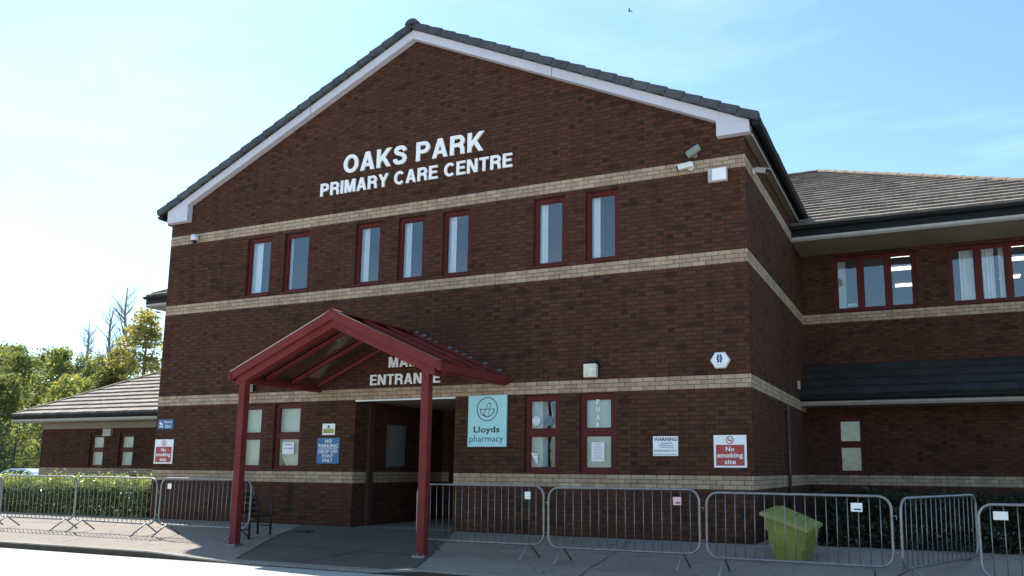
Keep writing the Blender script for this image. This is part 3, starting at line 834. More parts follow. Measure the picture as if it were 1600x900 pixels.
# rear wing hipped roof
tr = .53; EY = 5.15; ZE = 6.60; XL, XR = -7.05, 20.14; YB = 18.65
pr = math.atan(tr); ry = (EY+YB)/2; rz = ZE+(ry-EY)*tr; hd = ry-EY
g = MB(); vm = hd/math.cos(pr)
tiled(g, Vector((XL, EY, ZE)), Vector((1, 0, 0)), Vector((0, math.cos(pr), math.sin(pr))), lambda v: (v*math.cos(pr), XR-XL-v*math.cos(pr)), vm, seed=11)
tiled(g, Vector((XL, YB, ZE)), Vector((1, 0, 0)), Vector((0, -math.cos(pr), math.sin(pr))), lambda v: (v*math.cos(pr), XR-XL-v*math.cos(pr)), vm, seed=12, tw=1.2)
tiled(g, Vector((XL, EY, ZE)), Vector((0, 1, 0)), Vector((math.cos(pr), 0, math.sin(pr))), lambda v: (v*math.cos(pr), YB-EY-v*math.cos(pr)), vm, seed=13, tw=.6)
tiled(g, Vector((XR, EY, ZE)), Vector((0, 1, 0)), Vector((-math.cos(pr), 0, math.sin(pr))), lambda v: (v*math.cos(pr), YB-EY-v*math.cos(pr)), vm, seed=14, tw=.6)
wr = g.build('wing_roof', M['tile'], bld)
g = MB()
ridge_line(g, (XL+hd, ry, rz+.06), (XR-hd, ry, rz+.06)); ridge_line(g, (XR-.1, EY+.1, ZE+.1), (XR-hd, ry, rz+.07)); ridge_line(g, (XL+.1, EY+.1, ZE+.1), (XL+hd, ry, rz+.07))
g.build('ridge_tile', M['ridge'], wr)
g = MB()   # deck + fascia + soffit
g.face([(XL, EY, ZE-.01), (XL, YB, ZE-.01), (XR, YB, ZE-.01), (XR, EY, ZE-.01)]); g.build('roof_deck', M['black'], wr)
SZ = 6.25
def eave_set(x0, x1, y, yw, z_soffit, z_top, xl_end=None):
    g = MB(); g.box(x0, x1, y+.03, yw-.002, z_soffit, z_soffit+.03); g.build('soffit_board', M['soffit'], bld)
    g = MB(); g.box(x0, x1, y+.005, y+.03, z_soffit+.045, z_soffit+.10); g.build('eaves_trim', M['trim'], bld)
    g = MB(); g.box(x0, x1, y+.008, y+.03, z_soffit-.005, z_soffit+.045); g.build('soffit_lip', M['soffit'], bld)
    g = MB(); g.box(x0, x1, y+.0, y+.028, z_soffit+.10, z_top+.0)
    pts = [(y-.065+.065*math.cos(k*math.pi/10+math.pi), z_top-.03+.08*math.sin(k*math.pi/10+math.pi)) for k in range(11)]
    for k in range(10):
        a, b = pts[k], pts[k+1]
        g.face([(x0, a[0], a[1]), (x1, a[0], a[1]), (x1, b[0], b[1]), (x0, b[0], b[1])], smooth=True)
    g.face([(x0, p[0], p[1]) for p in pts]); g.face([(x1, p[0], p[1]) for p in reversed(pts)])
    g.box(x0, x1, y-.134, y-.126, z_top-.035, z_top-.022)
    g.build('gutter', M['black'], bld)
eave_set(W_+.004, XR, EY, D, SZ, ZE); eave_set(XL, -.004, EY, D, SZ, ZE)
g = MB(); g.box(XL+.01, XL+.03, EY+.03, YB, SZ, ZE); g.box(XR-.03, XR-.01, EY+.03, YB, SZ, ZE); g.box(XL, XR, YB-.03, YB-.01, SZ, ZE)
g.build('fascia_board', M['black'], bld)
g = MB(); g.box(XL+.03, -5.6, D, YB, SZ, SZ+.03); g.box(18.9, XR-.03, D, YB, SZ, SZ+.03); g.build('soffit_board', M['soffit'], bld)
# annex hipped roof, left
AE = 5.05; AZ = 2.84; AX = -13.05; AB = 13.4; ahd = (AB-AE)/2; avm = ahd/math.cos(pr)
g = MB()
tiled(g, Vector((AX, AE, AZ)), Vector((1, 0, 0)), Vector((0, math.cos(pr), math.sin(pr))), lambda v: (v*math.cos(pr), -AX-.01), avm, seed=21)
tiled(g, Vector((AX, AB, AZ)), Vector((1, 0, 0)), Vector((0, -math.cos(pr), math.sin(pr))), lambda v: (v*math.cos(pr), -AX-.01), avm, seed=22, tw=.6)
tiled(g, Vector((AX, AE, AZ)), Vector((0, 1, 0)), Vector((math.cos(pr), 0, math.sin(pr))), lambda v: (v*math.cos(pr), AB-AE-v*math.cos(pr)), avm, seed=23, tw=.6)
ar = g.build('annex_roof', M['tile'], bld)
g = MB(); ridge_line(g, (AX+.1, AE+.1, AZ+.09), (AX+ahd, AE+ahd, AZ+ahd*tr+.06)); ridge_line(g, (AX+ahd, AE+ahd, AZ+ahd*tr+.06), (-5.7, AE+ahd, AZ+ahd*tr+.06))
g.build('ridge_tile', M['ridge'], ar)
g = MB(); g.face([(AX, AE, AZ-.01), (AX, AB, AZ-.01), (0, AB, AZ-.01), (0, AE, AZ-.01)]); g.build('roof_deck', M['black'], ar)
eave_set(AX, -.004, AE, AY, 2.60, AZ)
g = MB(); g.box(AXL-.001, -.002, AY-.02, AY-.002, 2.40, 2.60); g.build('frieze_board', M['soffit'], bld)
g = MB(); g.box(AX+.01, AX+.03, AE+.03, AB, 2.6, AZ); g.build('fascia_board', M['black'], bld)
g = MB(); g.box(AX+.03, AXL, AE+.9, AB, 2.6, 2.63); g.build('soffit_board', M['soffit'], bld)
# pent roof over the right wing ground floor
g = MB(); PY = 5.72; PZ = 2.80; pp = math.atan2(.80, D-PY)
tiled(g, Vector((W_+.01, PY, PZ)), Vector((1, 0, 0)), Vector((0, math.cos(pp), math.sin(pp))), lambda v: (0, 6.0), 1.16, gauge=.29, seed=31)
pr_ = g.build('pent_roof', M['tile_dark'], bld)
g = MB(); g.face([(W_+.01, PY, PZ-.01), (19.4, PY, PZ-.01), (19.4, D, PZ+.79), (W_+.01, D, PZ+.79)]); g.build('roof_deck', M['black'], pr_)
eave_set(W_+.004, 19.4, PY, D, 2.60, PZ)
# downpipe and small wall box on the block's side wall
g = MB(); g.tube([(W_+.06, 3.35, 0), (W_+.06, 3.35, 2.45)], .034, 10)
for z_ in (.6, 1.5, 2.35): g.box(W_+.0, W_+.07, 3.30, 3.40, z_, z_+.03)
g.build('downpipe', M['brown_pipe'], bld)

# ------------------------------------------------------------------ entrance canopy
cy0 = -2.40; cx0, cx1, cxm = 4.57, 8.99, 6.78; cze, czr = 2.80, 3.775; ct = (czr-cze)/(cxm-cx0); ca_ = math.atan(ct)
can = thing('entrance_canopy', 'red gabled porch canopy on two square posts over the main entrance', 'canopy', (6.76, -1.2, -.2))
for x_ in (4.80, 8.68):
    zt = cze+(min(x_-cx0, cx1-x_))*ct-.10
    g = MB(); g.box(x_-.07, x_+.07, -2.294, -2.160, gz(x_, -2.25)-.15, zt); g.build('post', M['redpost'], can, bevel=.008)
for x_ in (4.80, 8.68):
    g = MB(); zb_ = gz(x_, -2.22)
    g.box(x_-.11, x_+.11, -2.335, -2.12, zb_-.03, zb_+.008)
    for dx in (-.09, .09):
        for dy in (-2.315, -2.14): g.tube([(x_+dx, dy, zb_), (x_+dx, dy, zb_+.028)], .010, 6)
    g.build('base_plate', M['galv'], can)
def slopebox(mb, x0, x1, y0, y1, lo, hi):
    """member following both roof slopes; lo/hi are offsets from the roof plane"""
    def z(x): return cze+(x-cx0)*ct if x <= cxm else cze+(cx1-x)*ct
    k = 1/math.cos(ca_)
    xs_ = sorted({x0, x1, *([cxm] if x0 < cxm < x1 else [])})
    top = [(x, z(x)+hi*k) for x in xs_]; bot = [(x, z(x)+lo*k) for x in reversed(xs_)]
    mb.prism(bot[::-1]+top[::-1], y0, y1)
g = MB(); slopebox(g, 4.66, 8.86, -2.30, -2.15, -.225, -.05); g.build('front_rafter', M['redpost'], can, bevel=.006)
g = MB(); slopebox(g, cx0, cx1, -2.36, -2.32, -.10, .045); g.build('fascia_board', M['redpost'], can, bevel=.004)
g = MB(); slopebox(g, cx0+.03, cx1-.03, -2.319, -2.20, -.048, -.022); g.build('verge_board', M['redpost'], can)
for y_ in (-1.55, -.85, -.10):
    g = MB(); slopebox(g, 4.66, 8.86, y_-.025, y_+.025, -.075, -.012); g.build('rafter', M['redpost'], can)
for y_ in (-2.29, -1.55, -.85, -.06):
    g = MB(); slopebox(g, cx0+.01, cxm-.04, y_-.03, y_+.03, .012, .05); slopebox(g, cxm+.04, cx1-.01, y_-.03, y_+.03, .012, .05)
    g.build('glazing_bar', M['redpost'], can)
g = MB(); slopebox(g, cx0+.02, cxm-.01, -2.315, -.03, 0, .010); g.build('roof_sheet', M['canopyglass'], can)
g = MB(); slopebox(g, cxm+.01, cx1-.02, -2.315, -.03, 0, .010); g.build('roof_sheet', M['canopyglass'], can)
for x_ in (4.62, 8.90):
    g = MB(); g.box(x_-.06, x_+.06, -2.13, -.01, cze-.13, cze-.05); g.build('side_beam', M['redpost'], can)
for x_ in (cx0-.0, cx1+.0):
    g = MB(); g.box(x_-.03, x_+.03, -2.38, -.01, cze-.11, cze+.02); g.build('eaves_gutter', M['redpost'], can)
g = MB(); g.box(cxm-.05, cxm+.05, -2.13, -.01, czr-.17, czr-.03); g.build('ridge_beam', M['redpost'], can)
g = MB(); slopebox(g, cx0-.01, cxm-.03, -2.372, -2.32, .048, .057); slopebox(g, cxm+.03, cx1+.01, -2.372, -2.32, .048, .057); g.build('sheet_edge', M['edge'], can)
g = MB(); slopebox(g, cxm-.13, cxm+.13, -2.365, -.03, .058, .070); g.build('ridge_cap', M['redpost'], can)
g = MB()   # lead flashing stepped up the wall above the canopy's rear edge
for k in range(13):
    x_ = 6.9+k*.155; z_ = cze+(cx1-x_)*ct+.06
    if random.random() < .75: g.box(x_, x_+random.uniform(.05, .12), -.012, -.003, z_-.02, z_+random.uniform(.005, .03))
g.build('lead_flashing', M['lead'], can)

# ------------------------------------------------------------------ lettering and signs
def word_row(s, text, x0, x1, z0, z1, depth):
    def adv(t): return sum(.36 if c == ' ' else GL[c][0]+.115 for c in t)-(.0 if t.endswith(' ') else .115)
    tot = adv(text); k = (x1-x0)/tot; pos = 0
    for wd in text.split(' '):
        a = adv(wd); g = MB(); big_word(g, wd, x0+pos*k, x0+(pos+a)*k, z0, z1, 0, depth); g.build('word', M['letter'], s); pos += a+.115+.36
s = thing('building_sign', 'large raised white letters OAKS PARK PRIMARY CARE CENTRE high on the gable', 'sign', (6.7, -.03, 6.88))
word_row(s, 'OAKS PARK', 4.975, 8.365, 7.315, 7.715, .03)
word_row(s, 'PRIMARY CARE CENTRE', 4.385, 9.005, 6.885, 7.165, .03)
s = thing('entrance_sign', 'raised white letters MAIN ENTRANCE on the brickwork under the red canopy', 'sign', (6.7, -.03, 2.77))
word_row(s, 'MAIN', 6.32, 7.09, 3.115, 3.325, .02)
word_row(s, 'ENTRANCE', 5.89, 7.52, 2.775, 2.983, .02)

def plate(name, label, x0, x1, z0, z1, mat, cat='sign', th=.012, group=None):
    s = thing(name, label, cat, ((x0+x1)/2, -.004, z0), group)
    g = MB(); g.box(x0, x1, -.004-th, -.004, z0, z1); g.build('plate', M[mat], s, bevel=.002)
    return s, -.004-th-.0015
def nosmoking(label, x0, x1, z0, z1):
    s, y = plate('no_smoking_sign', label, x0, x1, z0, z1, 'white', group='no smoking signs')
    W = x1-x0; H = z1-z0
    g = MB(); g.box(x0+.07*W, x1-.07*W, y-.001, y, z0+.06*H, z0+.70*H); rb = g.build('red_panel', M['signred'], s)
    g = MB(); yy = y-.0025
    write(g, 'No', x0+.37*W, x0+.63*W, z0+.50*H, z0+.64*H, yy, .022)
    write(g, 'smoking', x0+.11*W, x0+.89*W, z0+.26*H, z0+.455*H, yy, .022)
    write(g, 'site', x0+.33*W, x0+.67*W, z0+.105*H, z0+.24*H, yy, .022)
    g.build('sign_writing', M['white'], s)
    cx = (x0+x1)/2; cz = z0+.845*H; r_ = .12*W
    g = MB(); ring(g, cx, cz, r_*.8, r_, y-.002); bar2(g, (cx-r_*.62, cz+r_*.62), (cx+r_*.62, cz-r_*.62), r_*.2, y-.003); g.build('prohibition_ring', M['signred'], s)
    g = MB(); bar2(g, (cx-r_*.5, cz-.15*r_), (cx+r_*.5, cz-.15*r_), r_*.16, y-.001)
    bar2(g, (cx+r_*.4, cz), (cx+r_*.3, cz+r_*.45), r_*.1, y-.0012); g.build('cigarette_symbol', M['ink'], s)
nosmoking('square white and red no smoking sign right of the white WARNING sign', 12.80, 13.335, 1.198, 1.722)
nosmoking('white and red no smoking sign below the small blue sign at the left corner', .03, .60, 1.205, 1.745)
s, y = plate('direction_sign', 'small blue arrow sign above the left no smoking sign', .07, .55, 1.975, 2.195, 'signblue')
g = MB(); write(g, 'Memory', .27, .51, 2.10, 2.16, y, .02); write(g, 'Clinic', .30, .48, 2.01, 2.07, y, .02); g.build('sign_writing', M['white'], s)
g = MB(); g.face([(.17, y, 2.06), (.17, y, 2.15), (.11, y, 2.105)]); bar2(g, (.12, 2.035), (.24, 2.035), .03, y); bar2(g, (.165, 2.105), (.23, 2.08), .03, y-.0005); g.build('arrow_symbol', M['white'], s)
s, y = plate('parking_sign', 'blue NO PARKING DROP OFF POINT ONLY sign left of the doorway', 4.64, 5.205, 1.225, 1.745, 'signblue')
g = MB(); x0, x1, z0, z1 = 4.64, 5.205, 1.225, 1.745
write(g, 'NO', 4.845, 5.01, 1.645, 1.715, y, .015); write(g, 'PARKING', 4.685, 5.165, 1.545, 1.62, y, .015)
g.box(4.69, 5.16, y-.0003, y, 1.515, 1.526)
write(g, 'DROP OFF', 4.68, 5.16, 1.43, 1.497, y, .008); write(g, 'POINT', 4.78, 5.06, 1.345, 1.41, y, .008); write(g, 'ONLY', 4.79, 5.045, 1.258, 1.325, y, .008)
g.build('sign_writing', M['white'], s)
s, y = plate('notice_sign', 'small white and yellow notice above the blue NO PARKING sign', 4.755, 5.07, 1.80, 2.03, 'white')
g = MB(); g.box(4.775, 5.05, y-.001, y, 1.835, 1.93); g.build('yellow_panel', M['yellow'], s)
g = MB(); g.face([(4.875, y, 1.945), (4.955, y, 1.945), (4.915, y, 2.01)])
for k in range(4): bar2(g, (4.80, 1.915-k*.022), (5.03, 1.915-k*.022), .008, y-.0025)
g.build('warning_symbol', M['ink'], s)
s, y = plate('pharmacy_sign', 'pale blue Lloyds pharmacy panel right of the dark doorway', 8.175, 8.985, 1.55, 2.50, 'ltblue', th=.03)
g = MB(); cx, cz = 8.58, 2.24
ring(g, cx, cz, .206, .222, y, 36)
n_ = 16
bw = [(cx+.155*math.cos(math.pi+math.pi*i/n_), cz+.0+.145*math.sin(math.pi+math.pi*i/n_)) for i in range(n_+1)]
bi = [(cx+.138*math.cos(math.pi+math.pi*i/n_), cz+.0+.128*math.sin(math.pi+math.pi*i/n_)) for i in range(n_+1)]
for i in range(n_): g.face([(bw[i][0], y, bw[i][1]), (bw[i+1][0], y, bw[i+1][1]), (bi[i+1][0], y, bi[i+1][1]), (bi[i][0], y, bi[i][1])])
bar2(g, (cx-.16, cz+.002), (cx+.16, cz+.002), .012, y-.0004)
bar2(g, (cx-.075, cz-.10), (cx+.022, cz+.115), .011, y-.0008); bar2(g, (cx+.022, cz-.115), (cx+.075, cz+.10), .011, y-.0012)
bar2(g, (cx+.018, cz+.112), (cx+.078, cz+.098), .011, y-.0016); bar2(g, (cx-.078, cz-.098), (cx-.03, cz-.12), .011, y-.002)
g.build('mortar_and_pestle_emblem', M['ink'], s)
g = MB(); write(g, 'Lloyds', 8.30, 8.845, 1.775, 1.925, y, .022); write(g, 'pharmacy', 8.215, 8.925, 1.605, 1.755, y, -.004); g.build('sign_writing', M['ink'], s)
s, y = plate('warning_sign', 'small white WARNING sign between the pharmacy windows and the no smoking sign', 11.765, 12.20, 1.385, 1.712, 'white')
g = MB(); write(g, 'WARNING', 11.785, 12.18, 1.632, 1.692, y, .03); write(g, 'SITE MONITORED BY CCTV', 11.785, 12.18, 1.457, 1.482, y, .03); g.build('sign_writing', M['ink'], s)
g = MB(); bar2(g, (11.90, 1.585), (12.10, 1.60), .022, y); bar2(g, (11.86, 1.555), (12.13, 1.56), .018, y-.0004); bar2(g, (11.90, 1.525), (12.12, 1.52), .016, y-.0008)
for k in range(9): bar2(g, (11.79+k*.043, 1.41), (11.82+k*.043, 1.41), .018, y)
g.build('faded_print', M['grey_ink'], s)
# alarm box
s = thing('alarm_box', 'white hexagonal alarm box on the brickwork near the right corner', 'alarm', (12.945, -.05, 2.95))
hx = lambda r_: [(12.945+r_*math.cos(k*math.pi/3), 2.95+r_*.93*math.sin(k*math.pi/3)) for k in range(6)]
g = MB(); o_, i_ = hx(.165), hx(.145)
for k in range(6):
    a, b, c, d = o_[k], o_[(k+1) % 6], i_[(k+1) % 6], i_[k]
    g.face([(a[0], -.003, a[1]), (b[0], -.003, b[1]), (b[0], -.05, b[1]), (a[0], -.05, a[1])][::-1]); g.face([(a[0], -.05, a[1]), (b[0], -.05, b[1]), (c[0], -.075, c[1]), (d[0], -.075, d[1])][::-1])
g.face([(a, -.075, b) for a, b in i_]); g.build('cover', M['white'], s)
y = -.0765; g = MB()
bar2(g, (12.917, 2.905), (12.917, 3.045), .026, y); bar2(g, (12.963, 2.905), (12.963, 3.045), .026, y-.0003); bar2(g, (12.90, 2.975), (12.98, 2.975), .05, y-.0006)
ring(g, 12.94, 2.975, .036, .05, y-.0009); g.build('emblem', M['blueink'], s)
g = MB(); ring(g, 12.94, 2.975, .0, .018, y-.002); g.build('emblem_centre', M['ltblue'], s)
g = MB(); write(g, 'ALARM 247', 12.895, 12.99, 2.86, 2.875, y); g.build('cover_writing', M['ink'], s)

# lamps
def bulkhead(label, x, z, w, h, d):
    s = thing('wall_lamp', label, 'lamp', (x, 0, z), 'square bulkhead lamps on the front wall')
    g = MB(); g.box(x-w/2-.015, x+w/2+.015, -.04, -.002, z+.02, z+h+.02); g.box(x-w/2+.02, x+w/2-.02, -.09, -.002, z+h+.0, z+h+.055); g.build('base', M['black'], s)
    g = MB(); g.box(x-w/2, x+w/2, -d, -.04, z, z+h); g.build('diffuser', M['frostlamp'], s, bevel=.02)
    g = MB()
    for k in range(1, 6): g.box(x-w/2-.002, x+w/2+.002, -d-.003, -.05, z+h*k/6-.003, z+h*k/6+.003)
    g.build('rib', M['trim'], s)
bulkhead('square glass wall lamp above the right pharmacy window', 10.665, 2.745, .24, .24, .16)
bulkhead('square glass wall lamp behind the left canopy post', 2.76, 2.73, .20, .22, .16)

# cameras
def bullet(label, P, out, aim, L_=.26, mat='cam_white', group='white bullet security cameras'):
    P = Vector(P); out = Vector(out).normalized(); aim = Vector(aim).normalized()
    s = thing('security_camera', label, 'camera', P, group)
    g = MB(); g.tube([P+out*.002, P+out*.025], .06, 14); g.tube([P+out*.02, P+out*.09], .02, 8); g.build('bracket', M[mat], s)
    c = P+out*.10
    q = aim.to_track_quat('X', 'Z').to_matrix().to_4x4(); q.translation = c
    g = MB(); g.box(-.06, L_-.05, -.042, .042, -.035, .045, q); g.box(-.03, L_-.01, -.05, .05, .046, .056, q); g.build('housing', M[mat], s, bevel=.006)
    g = MB(); g.box(L_-.05, L_-.035, -.040, .040, -.032, .040, q); g.build('lens_cover', M['cam_dark'], s)
bullet('white security camera on the top cream band of the front, left of the white box', (12.50, 0, 6.36), (0, -1, 0), (-.95, -.35, -.28))
bullet('white security camera on the side wall under the eaves', (W_, .72, 6.40), (1, 0, 0), (.75, -.5, -.35))
s = thing('floodlight', 'old grey tube shaped lamp just above the top cream band', 'lamp', (12.58, 0, 6.6))
g = MB(); g.tube([(12.47, -.14, 6.53), (12.50, -.14, 6.545), (12.68, -.16, 6.64), (12.70, -.16, 6.65)], [.055, .068, .062, .05], 14); g.build('housing', M['cam_grey'], s)
g = MB(); g.tube([(12.58, 0, 6.56), (12.58, -.12, 6.57)], .018, 8); g.tube([(12.58, -.002, 6.56), (12.58, -.02, 6.56)], .045, 10); g.build('bracket', M['cam_grey'], s)
s = thing('dome_camera', 'small pale dome camera on the top cream band at the left end', 'camera', (.87, 0, 6.3))
g = MB(); g.tube([(.87, -.002, 6.38), (.87, -.10, 6.38)], .03, 8); g.tube([(.87, -.11, 6.42), (.87, -.11, 6.40), (.87, -.11, 6.31), (.87, -.11, 6.27)], [.03, .075, .085, .08], 16); g.build('housing', M['cam_white'], s)
g = MB(); g.tube([(.87, -.11, 6.27), (.87, -.11, 6.235), (.87, -.11, 6.21)], [.07, .058, .02], 16); g.build('dome', M['cam_dark'], s)
s = thing('junction_box', 'flat white rectangular box below the top cream band near the right corner', 'box', (12.975, 0, 6.02))
g = MB(); g.box(12.81, 13.14, -.075, -.002, 6.02, 6.265); g.build('back_box', M['trim'], s, bevel=.006)
g = MB(); g.box(12.885, 13.125, -.09, -.075, 6.04, 6.25); g.build('cover', M['white'], s, bevel=.005)
s = thing('wall_socket_box', 'small pale box on the side wall beside the dark pent roof', 'box', (W_, 5.3, 2.95))
g = MB(); g.box(W_+.002, W_+.05, 5.24, 5.36, 2.93, 3.12); g.build('cover', M['trim'], s, bevel=.006)
# notice board in the recess
s = thing('notice_board', 'grey notice board on the left wall inside the doorway recess', 'notice board', (ENT[0]+.03, 1.4, 1.165))
g = MB(); g.box(ENT[0]+.002, ENT[0]+.03, 1.08, 1.74, 1.165, 2.07); g.build('frame', M['galv'], s)
g = MB(); g.box(ENT[0]+.03, ENT[0]+.033, 1.11, 1.71, 1.195, 2.04); g.build('face', M['notice'], s)

# ------------------------------------------------------------------ bench
s = thing('bench', 'small dark metal seat half hidden behind the left canopy post', 'bench', (4.33, -1.4, 0))
by0, by1 = -1.73, -1.20
def zz(x, y): return gz(x, y)
for y_ in (by0, by1):
    g = MB(); zb_ = zz(4.4, y_)
    g.tube([(4.64, y_, zb_), (4.64, y_, .60+zb_), (4.58, y_, .645+zb_), (4.40, y_, .66+zb_), (4.22, y_, .72+zb_)], .02, 8)
    g.tube([(4.34, y_, zb_), (4.30, y_, .44+zb_), (4.18, y_, .90+zb_)], .02, 8)
    g.tube([(4.64, y_, .42+zb_), (4.28, y_, .40+zb_)], .018, 8); g.tube([(4.64, y_, .17+zb_), (4.33, y_, .17+zb_)], .013, 8)
    g.build('side_frame', M['darkmetal'], s)
g = MB()
for k in range(6): x_ = 4.31+k*.062; g.box(x_, x_+.045, by0, by1, .24, .265)
g.build('seat', M['darkmetal'], s)
g = MB()
for k in range(4): z_ = .36+k*.10; x_ = 4.28-.11*(k/3.); g.box(x_, x_+.018, by0, by1, z_-.06, z_)
g.build('backrest', M['darkmetal'], s)

# ------------------------------------------------------------------ crowd barriers
def barrier(bars=17, Lb=2.3, tagc=None, hooks=True):
    H0, H1 = .235, 1.10; rr = .16; tr_ = .0175
    s = thing('crowd_barrier', 'x', 'barrier', (0, 0, 0), 'galvanised crowd barriers along the pavement')
    pts = []
    for cx, cz, a0 in ((Lb-rr, H1-rr, 90), (Lb-rr, H0+rr, 0), (rr, H0+rr, -90), (rr, H1-rr, -180)):
        for k in range(7):
            a = R(a0-90*k/6); pts.append((cx+rr*math.cos(a), 0, cz+rr*math.sin(a)))
    g = MB(); g.tube(pts, tr_, 10, closed=True); g.build('frame', M['galv'], s)
    bm_ = MB(); bm_.tube([(0, 0, H0+.01), (0, 0, H1-.01)], .006, 6); first = None
    for k in range(bars):
        x_ = .13+(Lb-.26)*k/(bars-1)
        if first is None: first = bm_.build('bar', M['galv'], s); first.location = (x_, 0, 0)
        else: c = first.copy(); col.objects.link(c); c.parent = s; c.location = (x_, 0, 0)
    for x_ in (.24, Lb-.24):
        g = MB(); g.tube([(x_, -.32, .02), (x_-.0, -.02, H0-.005), (x_, .02, H0-.005), (x_, .32, .02)], .014, 8); g.build('foot', M['galv'], s)
    if hooks:
        g = MB()
        for z_ in (.42, .86): g.tube([(Lb, 0, z_), (Lb+.055, 0, z_), (Lb+.055, 0, z_-.05)], .008, 6)
        g.build('hook', M['galv'], s)
    return s
protos = {}
def place(label, P, ang, bars=17, Lb=2.3, plate_=None, zoff=0, tilt=0):
    key = (bars, Lb)
    if key not in protos: o = protos[key] = barrier(bars, Lb)
    else: o = copy_tree(protos[key])
    o.location = P; o.rotation_euler = (random.uniform(-.02, .02), tilt+random.uniform(-.006, .008), ang+random.uniform(-.012, .012)); o['label'] = label; o['category'] = 'barrier'; o['group'] = 'galvanised crowd barriers along the pavement'
    return o
def plate_on(o, x0, x1, z0, z1, mat, strip=None):
    g = MB(); g.box(x0, x1, -.012, -.008, z0, z1); p = g.build('name_plate', M[mat], o, org=(0, 0, 0), bevel=.003)
    if strip:
        g = MB(); g.box(x0+.035, x1-.015, -.014, -.013, z0+.02, z0+.04); g.build('plate_strip', M[strip], p, org=(0, 0, 0))
def bp(x, y): return (x, y, pz(x, y)-.01)
BARR = []
yl = -1.86; yr = -2.12
def tl(x0, x1, y): return math.atan2(-(gz(x1, y)-gz(x0, y)), x1-x0)
b0 = place('crowd barrier standing at the far left edge of the picture', bp(-4.62, yl), 0)
b1 = place('crowd barrier in front of the hedge with its right end at the gap', bp(-2.26, yl), 0)
b2 = place('crowd barrier in front of the right half of the hedge', bp(.10, yl), R(-1.0))
b3 = place('crowd barrier in front of the brick corner, running behind the left canopy post', bp(2.52, yl-.04), R(-1.5), 19)
b4 = place('crowd barrier starting beside the right canopy post', bp(8.42, -1.98), R(-2), 18)
b5 = place('crowd barrier below the WARNING sign with a pink plate', bp(10.80, -2.10), R(-1.0), 16)
b6 = place('crowd barrier in front of the yellow grit bin', bp(13.18, -2.12), R(-1), 17, 2.36)
b7 = place('crowd barrier turned at an angle away from the row, right of the grit bin', bp(15.64, -2.15), R(66), 15, 2.3)
b8 = place('crowd barrier at the right edge of the picture', (16.52, -2.1, gz(16.5, -2.1)-.06), 0, 15, 2.3)
# the barriers are copies, so plates are added to the copies after all have been placed
plate_on(b3, .18, .28, .90, 1.0, 'white'); plate_on(b4, 1.98, 2.08, .90, 1.01, 'whitep'); plate_on(b5, 1.93, 2.05, .885, .995, 'pinkplate', 'blueink')
plate_on(b6, 1.88, 2.02, .90, 1.01, 'white', 'blueink'); plate_on(b8, .16, .32, .92, 1.02, 'whitep')

# ------------------------------------------------------------------ grit bin
s = thing('grit_bin', 'yellow green plastic grit bin standing behind the barrier by the right corner', 'grit bin', (14.05, -.75, gz(14, -.8)))
gy0, gy1 = -1.02, -.50; zg = gz(14, -1)-.0
def loop(z, ins): 
    # top slopes down towards +x
    x0, x1 = 13.76+ins*.9, 14.36-ins*.7
    return x0, x1, gy0+ins*.4, gy1-ins*.4
def ringpts(zl, zr_, ins, top=0):
    x0, x1, a, b = loop(0, ins); sh = .09+.03*top
    return [(x0, a, zl), (x1, a, zr_), (x1+sh, b, zr_+.07*top), (x0+sh, b, zl+.07*top)]
lv = [ringpts(zg, zg, .15), ringpts(zg+.22, zg+.17, .105), ringpts(zg+.22, zg+.17, .07), ringpts(zg+.45, zg+.33, .045), ringpts(zg+.45, zg+.33, .02), ringpts(zg+.68, zg+.45, -.005, 1)]
g = MB()
for a, b in zip(lv, lv[1:]):
    for k in range(4): g.face([a[k], a[(k+1) % 4], b[(k+1) % 4], b[k]])
g.face(lv[0][::-1]); g.build('body', M['grit'], s, bevel=.008)
g = MB()
ya, yb = gy0-.045, gy1+.045
Fr = [(13.70, zg+.66), (14.385, zg+.425), (14.385, zg+.465), (13.82, zg+.70), (13.70, zg+.70)]
Bk = [(x_+.13, z_+.075) for x_, z_ in Fr]
g.face([(a, ya, b) for a, b in Fr]); g.face([(a, yb, b) for a, b in reversed(Bk)])
for k in range(5):
    p, q = Fr[k], Fr[(k+1) % 5]; p2, q2 = Bk[k], Bk[(k+1) % 5]
    g.face([(q[0], ya, q[1]), (p[0], ya, p[1]), (p2[0], yb, p2[1]), (q2[0], yb, q2[1])])
ld = g.build('lid', M['gritlid'], s, bevel=.012)
g = MB()
for k in range(3):
    x_ = 13.95+k*.14; g.tube([(x_, ya+.06, zg+.70-(x_-13.82)*.416+.012), (x_+.10, yb-.06, zg+.775-(x_-13.85)*.416+.006)], .008, 6)
g.build('lid_rib', M['gritlid'], ld)
g = MB()
for x_ in (13.86, 13.98): g.tube([(x_, gy1+.06, zg+.70), (x_+.05, gy1+.06, zg+.70)], .014, 8)
g.build('hinge', M['darkmetal'], ld)

